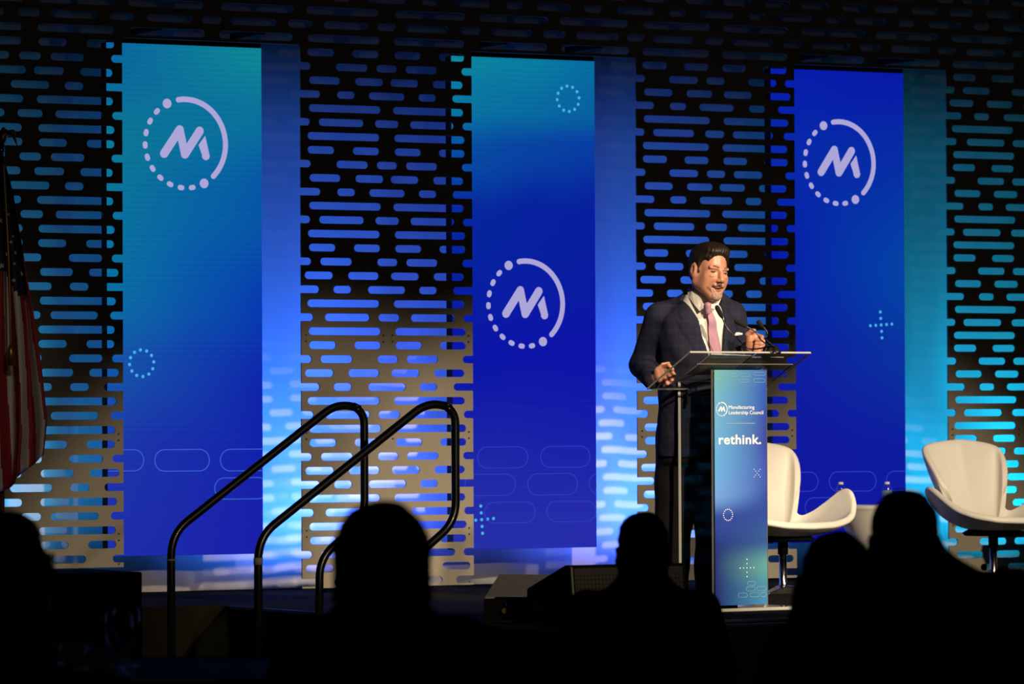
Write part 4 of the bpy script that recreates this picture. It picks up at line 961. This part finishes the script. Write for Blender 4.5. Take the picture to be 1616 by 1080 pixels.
# black cabinet at the left
pc = at(225, 903, 19.5)
t = thing('subwoofer', 'big black subwoofer cabinet standing on the floor at lower left', 'speaker', (pc[0], pc[1], 0), -YAW * .0)
hc = pc[2]
MB().box((-.62, .30, hc / 2), (1.24, .60, hc)).build('cabinet', M['black'], t, bevel=.008)
MB().box((-.62, -.006, hc / 2), (1.16, .012, hc - .08)).build('grille', M['grille'], t)

# ------------------------------------------------------------------ flag on its pole
FD = (Vector(onY(5, 700, -.55)) - Vector(CAM)).dot(Vector(FX))
fb = onY(3.5, 930, -.55)
fl = thing('flag', 'draped stars and stripes flag on a gold-topped pole at left edge', 'flag', (fb[0], -.55, STAGE), -YAW)
kf = FD / FPX
def Fz(py): return CAM[2] - (py - 668.5) * kf - STAGE
M['gold'] = mat('gold', (0.42, 0.24, 0.06), 0.35, 0.8)
MB().tube([(0, 0, .02), (0, 0, Fz(222))], .013, 12).build('pole', mat('pole_wood', (0.12, 0.06, 0.03), 0.4), fl, True)
MB().lathe([(0, 0), (.14, 0), (.15, .02), (.06, .05), (.02, .10), (.016, .14)], seg=28).build('pole_base', M['gold'], fl, True)
MB().tube([(0, 0, Fz(242)), (0, 0, Fz(222))], .018, 12).build('ferrule', M['chrome'], fl, True)
v = Vox(np.arange(-.12, .14, .005), np.arange(-.07, .07, .005), np.arange(Fz(228), Fz(180), .005)); zz = Fz(213)
v.ell((0.005, 0, zz), (.022, .02, .032), .01); v.cap((0, 0, zz - .045), (0, 0, zz - .02), .014, .012, .01); v.cap((.0, 0, zz + .02), (.012, 0, zz + .045), .012, .010, .008); v.cap((.012, 0, zz + .045), (.032, 0, zz + .040), .006, .002, .004)
for s in (-1, 1): v.cap((0, 0, zz + .015), (s * .055, 0, zz + .03), .013, .012, .01); v.cap((s * .055, 0, zz + .03), (s * .078, .0, zz - .035), .012, .004, .008)
v.build('eagle_finial', M['gold'], fl)
def wid(t): return np.interp(t, [0, .06, .12, .3, .38, .5, .68, .87, 1.0], [.012, .04, .065, .115, .135, .165, .195, .215, .20])
ztop, zbot = Fz(238), Fz(771)
NQ, NT = 120, 60; vs = []; uv = []
for j in range(NT + 1):
    t_ = j / NT
    for i in range(NQ + 1):
        q_ = i / NQ * 2 - 1; wd_ = wid(t_); side_ = 1 if q_ > 0 else .95
        x = wd_ * q_ * side_ + .010 * math.sin(6 * t_ + 9 * q_) * t_
        y = -.045 - (.012 + .040 * t_) * math.sin(q_ * 13 + 1.6 * t_ + .5) - .02 * math.cos(q_ * 1.6)
        cut = .11 * abs(q_) ** 1.2 * (1 if q_ > 0 else .5)
        z = ztop + (zbot - ztop) * t_ * (1 - cut * t_)
        vs.append((x, y, z)); uv.append((i / NQ, t_))
fs = [(j * (NQ + 1) + i, j * (NQ + 1) + i + 1, (j + 1) * (NQ + 1) + i + 1, (j + 1) * (NQ + 1) + i) for j in range(NT) for i in range(NQ)]
me = bpy.data.meshes.new('flag_cloth'); me.from_pydata(vs, [], fs); ul = me.uv_layers.new(name='cloth')
for l in me.loops: ul.data[l.index].uv = uv[l.vertex_index]
fmats = [mat('flag_red', (0.34, 0.022, 0.03), 0.7), mat('flag_white', (0.62, 0.60, 0.58), 0.7), mat('flag_blue', (0.012, 0.016, 0.055), 0.7)]
fo = link('flag_cloth', me, fmats, fl, True)
for p in me.polygons:
    i, j = p.index % NQ, p.index // NQ; q_, t_ = i / NQ, j / NT
    s_ = (q_ - .06 * t_) * 13.0
    p.material_index = 2 if (t_ < .385 + .05 * math.sin(q_ * 9) and not (t_ > .30 and q_ > .97)) else int(s_) % 2
so = fo.modifiers.new('thick', 'SOLIDIFY'); so.thickness = .003
mb = MB()
for (px_, py_, r_) in [(5, 345, 5.5), (2, 365, 5), (12, 395, 5.5), (7, 415, 5.5), (3, 434, 5.5), (17, 334, 4), (22, 378, 4), (28, 397, 4), (36, 427, 5), (24, 366, 3), (27, 412, 3), (26, 437, 4), (-6, 420, 5), (-8, 390, 5), (0, 458, 5), (9, 323, 4)]:
    x = (px_ - 3.5) * kf; z = Fz(py_); best = min((v_ for v_ in vs), key=lambda v_: (v_[0] - x) ** 2 + (v_[2] - z) ** 2)
    pts = []
    for i in range(10):
        a_ = PI / 2 + PI * i / 5 + .2; rr = r_ * kf * (1 if i % 2 == 0 else .42); pts.append((best[0] + rr * math.cos(a_), best[2] + rr * math.sin(a_)))
    mb.prism(pts, 1, best[1] - .010, best[1] - .004)
tag(mb.build('stars', mat('star_white', (0.5, 0.5, 0.55), 0.7), fo))
MB().tube(bez([(.02, -.10, Fz(243)), (.045, -.125, Fz(380)), (.055, -.13, Fz(480)), (.058, -.13, Fz(545))], 8), .006, 8).build('cord', M['gold'], fl, True)
MB().tube([(.058, -.13, Fz(540)), (.058, -.13, Fz(550)), (.060, -.13, Fz(573))], [.008, .017, .022], 12).build('tassel', M['gold'], fl, True)

# ------------------------------------------------------------------ audience
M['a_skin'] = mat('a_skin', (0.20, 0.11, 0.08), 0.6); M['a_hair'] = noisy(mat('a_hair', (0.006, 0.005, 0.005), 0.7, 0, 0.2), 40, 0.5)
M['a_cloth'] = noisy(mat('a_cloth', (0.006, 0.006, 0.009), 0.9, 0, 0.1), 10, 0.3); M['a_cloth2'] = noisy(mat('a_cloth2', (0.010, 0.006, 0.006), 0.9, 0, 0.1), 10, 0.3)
M['chair_fabric'] = noisy(mat('chair_fabric', (0.008, 0.008, 0.011), 0.95, 0, 0.1), 60, 0.5); M['chair_frame'] = mat('chair_frame', (0.02, 0.018, 0.014), 0.4, 0.6)
def banquet_chair(label, loc, rz):
    t = thing('banquet_chair', label, 'chair', loc, rz, 'audience chairs')
    MB().box((0, -.02, .36), (.44, .44, .07)).build('seat', M['chair_fabric'], t, bevel=.02)
    MB().prism([(-.28, .36), (-.25, .36), (-.30, .86), (-.33, .86)], 0, -.21, .21).build('backrest', M['chair_fabric'], t, bevel=.012)
    for x in (-.2, .2):
        for y in (-.19, .19): MB().tube([(x, y * 1.08, .0), (x, y, .34)], .011, 8).build('leg', M['chair_frame'], t)
    return t
chair_proto = []
def seated(label, px, D, ztop, turn=0.0, hs=1.0, sw=.20, sh=1.0, hair='short', cloth='a_cloth', glasses=False, dx_head=0.0, neck=.062, clabel='', lean=0.0, puff=1.0, bt=0.0):
    p = at(px, 700, D); t = thing('person', label, 'person', (p[0], p[1], 0), -YAW + bt, 'audience seated in front of the stage')
    hz = ztop - .125 * hs - .012; HRa = rotz(turn); c0 = np.array([dx_head, .02 + lean, hz]); Hq = lambda q: c0 + hs * (HRa @ np.array(q, float))
    sz = sh - .05                                              # shoulder joint height
    T = [(.42, 0, -.04, .19, .15), (.55, 0, -.05, .175, .135), (.75, 0, -.04, .175, .125), (sz - .08, 0, -.02, sw - .01, .13), (sz - .01, 0, -.01, sw - .02, .115), (sz + .04, 0, -.005, sw * .62, .09), (sz + .08, dx_head * .4, 0, sw * .38, .07)]
    v = Vox(rng(-.36, (.36, .010)), rng(-.26, (.62, .014)), rng(-.005, (sz - .2, .02), (ztop + .05, .0075)))
    v.loft(T, 0, -.02); v.cap((dx_head * .5, .0, sz + .02), Hq((0, -.02, -.05)), neck, neck * .97, .03); head(v, Hq, HRa, hs, True)
    for s in (-1, 1):
        sh_ = np.array([s * (sw - .005), -.01, sz - .015]); el = np.array([s * (sw + .055), .06, .66]); wr = np.array([s * .10, .26, .60])
        hp = np.array([s * .09, .02, .50]); kn = np.array([s * .12, .44, .50]); an = np.array([s * .12, .42, .08])
        v.cap(sh_, el, .04, .034, .02); v.cap(el, wr, .034, .024, .02); v.ell(wr + np.array([-s * .02, .05, -.01]), (.04, .05, .02), .01)
        for f_ in range(4): v.cap(wr + np.array([-s * .005 * f_, .07, .0 - .01 * f_]), wr + np.array([-s * (.03 + .008 * f_), .115, -.01 - .008 * f_]), .009, .008, .004)
        v.cap(hp, kn, .075, .055, .03); v.cap(kn, an, .05, .035, .03)
    v.build('body', M['a_skin'], t)
    v = Vox(rng(-.40, (.40, .012)), rng(-.28, (.40, .014)), rng(.40, (sz + .16, .010)))
    v.loft(T, 0, .012)
    v.cap((dx_head * .5, -.01, sz + .02), (dx_head * .7, .0, sz + .085), neck + .022, neck + .012, .04)
    for s in (-1, 1):
        sh_ = np.array([s * (sw - .01), -.01, sz - .02]); el = np.array([s * (sw + .055), .06, .66]); wr = np.array([s * .11, .25, .60])
        v.cap(sh_, el, .068, .058, .04); v.cap(el, wr, .055, .042, .03)
    v.build('jacket', M[cloth], t)
    v = Vox(rng(-.26, (.26, .013)), rng(-.24, (.60, .014)), rng(-.01, (.66, .014)))
    for s in (-1, 1):
        v.cap((s * .09, .0, .52), (s * .12, .44, .52), .095, .07, .04); v.cap((s * .12, .44, .52), (s * .12, .43, .10), .07, .055, .03)
        v.cap((s * .12, .42, .045), (s * .12, .53, .04), .045, .035, .02)
    v.build('trousers', M[cloth], t)
    v = Vox(np.arange(c0[0] - .16, c0[0] + .16, .006), np.arange(c0[1] - .17, c0[1] + .16, .006), np.arange(c0[2] - .20, c0[2] + .18, .006))
    e = lambda c, r, k_=.01, op='u': v.ell(Hq(c), [q * hs for q in r], k_, HRa, op)
    e((0, -.022, .046), (.083 * puff, .102 * puff, .092 * puff))
    if hair == 'long':
        e((0, -.05, -.05), (.085, .07, .10), .03)
    else: e((0, -.055, -.015), (.072, .055, .065), .02)
    e((0, .10, -.01), (.068, .07, .085), .008, 's')
    sl, X, Y, Z = v.reg([-9] * 3, [9] * 3); v.V += (.003 * np.sin(60 * X + 3 * np.sin(50 * Z)) * np.sin(55 * Z + 40 * Y)).astype(np.float32)
    v.build('hair', M['a_hair'], t, 0)
    if glasses:
        mb = MB()
        for s in (-1, 1):
            cc = [Hq((s * .033 + .024 * math.cos(a_), .100, .006 + .018 * math.sin(a_))) for a_ in np.linspace(0, 2 * PI, 16, endpoint=False)]
            mb.tube(cc, .0026, 6, 0, True); mb.add(cc, [tuple(range(16))], 1); mb.tube([Hq((s * .057, .098, .009)), Hq((s * .082, -.005, .003))], .0022, 6)
        mb.tube([Hq((-.010, .102, .009)), Hq((.010, .102, .009))], .0022, 6)
        mb.build('glasses', [M['blackmetal'], thin_clear('lens_coated', (0.45, 0.75, 0.70), .02, 2.2)], t)
    cl = (p[0], p[1], 0)
    if not chair_proto: chair_proto.append(banquet_chair(clabel, cl, -YAW + bt)); 
    else:
        c_ = copy_tree(chair_proto[0]); c_.location = cl; c_.rotation_euler = (0, 0, -YAW + bt); c_['label'] = clabel
    return t
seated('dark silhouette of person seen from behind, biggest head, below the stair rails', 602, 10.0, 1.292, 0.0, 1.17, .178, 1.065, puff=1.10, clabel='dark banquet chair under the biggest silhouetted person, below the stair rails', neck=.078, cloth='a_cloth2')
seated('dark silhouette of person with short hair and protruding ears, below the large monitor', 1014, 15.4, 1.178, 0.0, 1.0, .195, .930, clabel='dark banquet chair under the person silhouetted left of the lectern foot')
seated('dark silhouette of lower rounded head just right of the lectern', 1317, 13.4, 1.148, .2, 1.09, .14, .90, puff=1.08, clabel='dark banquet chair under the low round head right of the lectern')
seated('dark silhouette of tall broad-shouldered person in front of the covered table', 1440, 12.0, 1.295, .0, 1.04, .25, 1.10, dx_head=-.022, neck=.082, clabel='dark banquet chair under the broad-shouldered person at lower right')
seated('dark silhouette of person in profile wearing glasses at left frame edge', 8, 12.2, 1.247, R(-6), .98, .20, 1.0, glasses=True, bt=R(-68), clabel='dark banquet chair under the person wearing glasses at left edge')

# round table with glassware at lower left
tp = at(235, 1056, 14.1); th = tp[2]
t = thing('round_table', 'round table under a black cloth at lower left, glassware on it', 'table', (tp[0], tp[1], 0))
MB().lathe([(0, th - .02), (.70, th - .02), (.705, th - .01), (.70, th - .003), (0, th - .003)], seg=56).build('tabletop', M['black'], t)
mb = MB(); n = 112
vs = [(( .707 + .02 * (j / 5) * (1 + math.sin(i * 2 * PI * 14 / n))) * math.cos(2 * PI * i / n), (.707 + .02 * (j / 5) * (1 + math.sin(i * 2 * PI * 14 / n))) * math.sin(2 * PI * i / n), (th) * (1 - j / 5) + .01 * j / 5) for j in range(6) for i in range(n)]
mb.add(vs, [(j * n + i, j * n + (i + 1) % n, (j + 1) * n + (i + 1) % n, (j + 1) * n + i) for j in range(5) for i in range(n)]); mb.build('tablecloth', M['a_cloth'], t, True)
M['glass'] = thin_clear('glass', (0.85, 0.88, 0.9), .03, 1.9); M['china'] = mat('china', (0.8, 0.82, 0.88), 0.25)
def cup(label, px, py, D):
    q = at(px, py, D); t = thing('coffee_cup', label, 'cup', (q[0], q[1], th), 0, 'cups on the audience table')
    MB().lathe([(0, .002), (.045, .002), (.075, .014), (.075, .017), (.04, .007), (0, .006)], seg=28).build('saucer', M['china'], t, True)
    MB().lathe([(.022, .008), (.036, .03), (.042, .07), (.039, .07), (.033, .03), (0, .014)], seg=28).build('bowl', M['china'], t, True)
    MB().tube([(.038 + .022 * math.sin(a_), 0, .042 + .020 * math.cos(a_)) for a_ in np.linspace(0, PI, 9)], .004, 8).build('handle', M['china'], t, True)
def goblet(label, px, D):
    q = at(px, 1050, D); t = thing('water_glass', label, 'glass', (q[0], q[1], th), 0, 'glasses on the audience table')
    MB().lathe([(0, 0), (.035, .001), (.034, .004), (.006, .01), (.005, .06), (.012, .068), (.034, .09), (.040, .13), (.036, .175), (.0345, .175), (.038, .13), (.032, .092), (0, .072)], seg=28).build('goblet', M['glass'], t, True)
cup('pale cup on its saucer, leftmost item on the dark audience table', 118, 1045, 14.1)
cup('pale cup on its saucer, nearer the middle of the dark audience table', 156, 1058, 13.8)
goblet('stemmed water glass right of the cups, nearer the camera', 188, 13.75)
goblet('stemmed water glass at right of the dark table, behind the other', 200, 14.2)
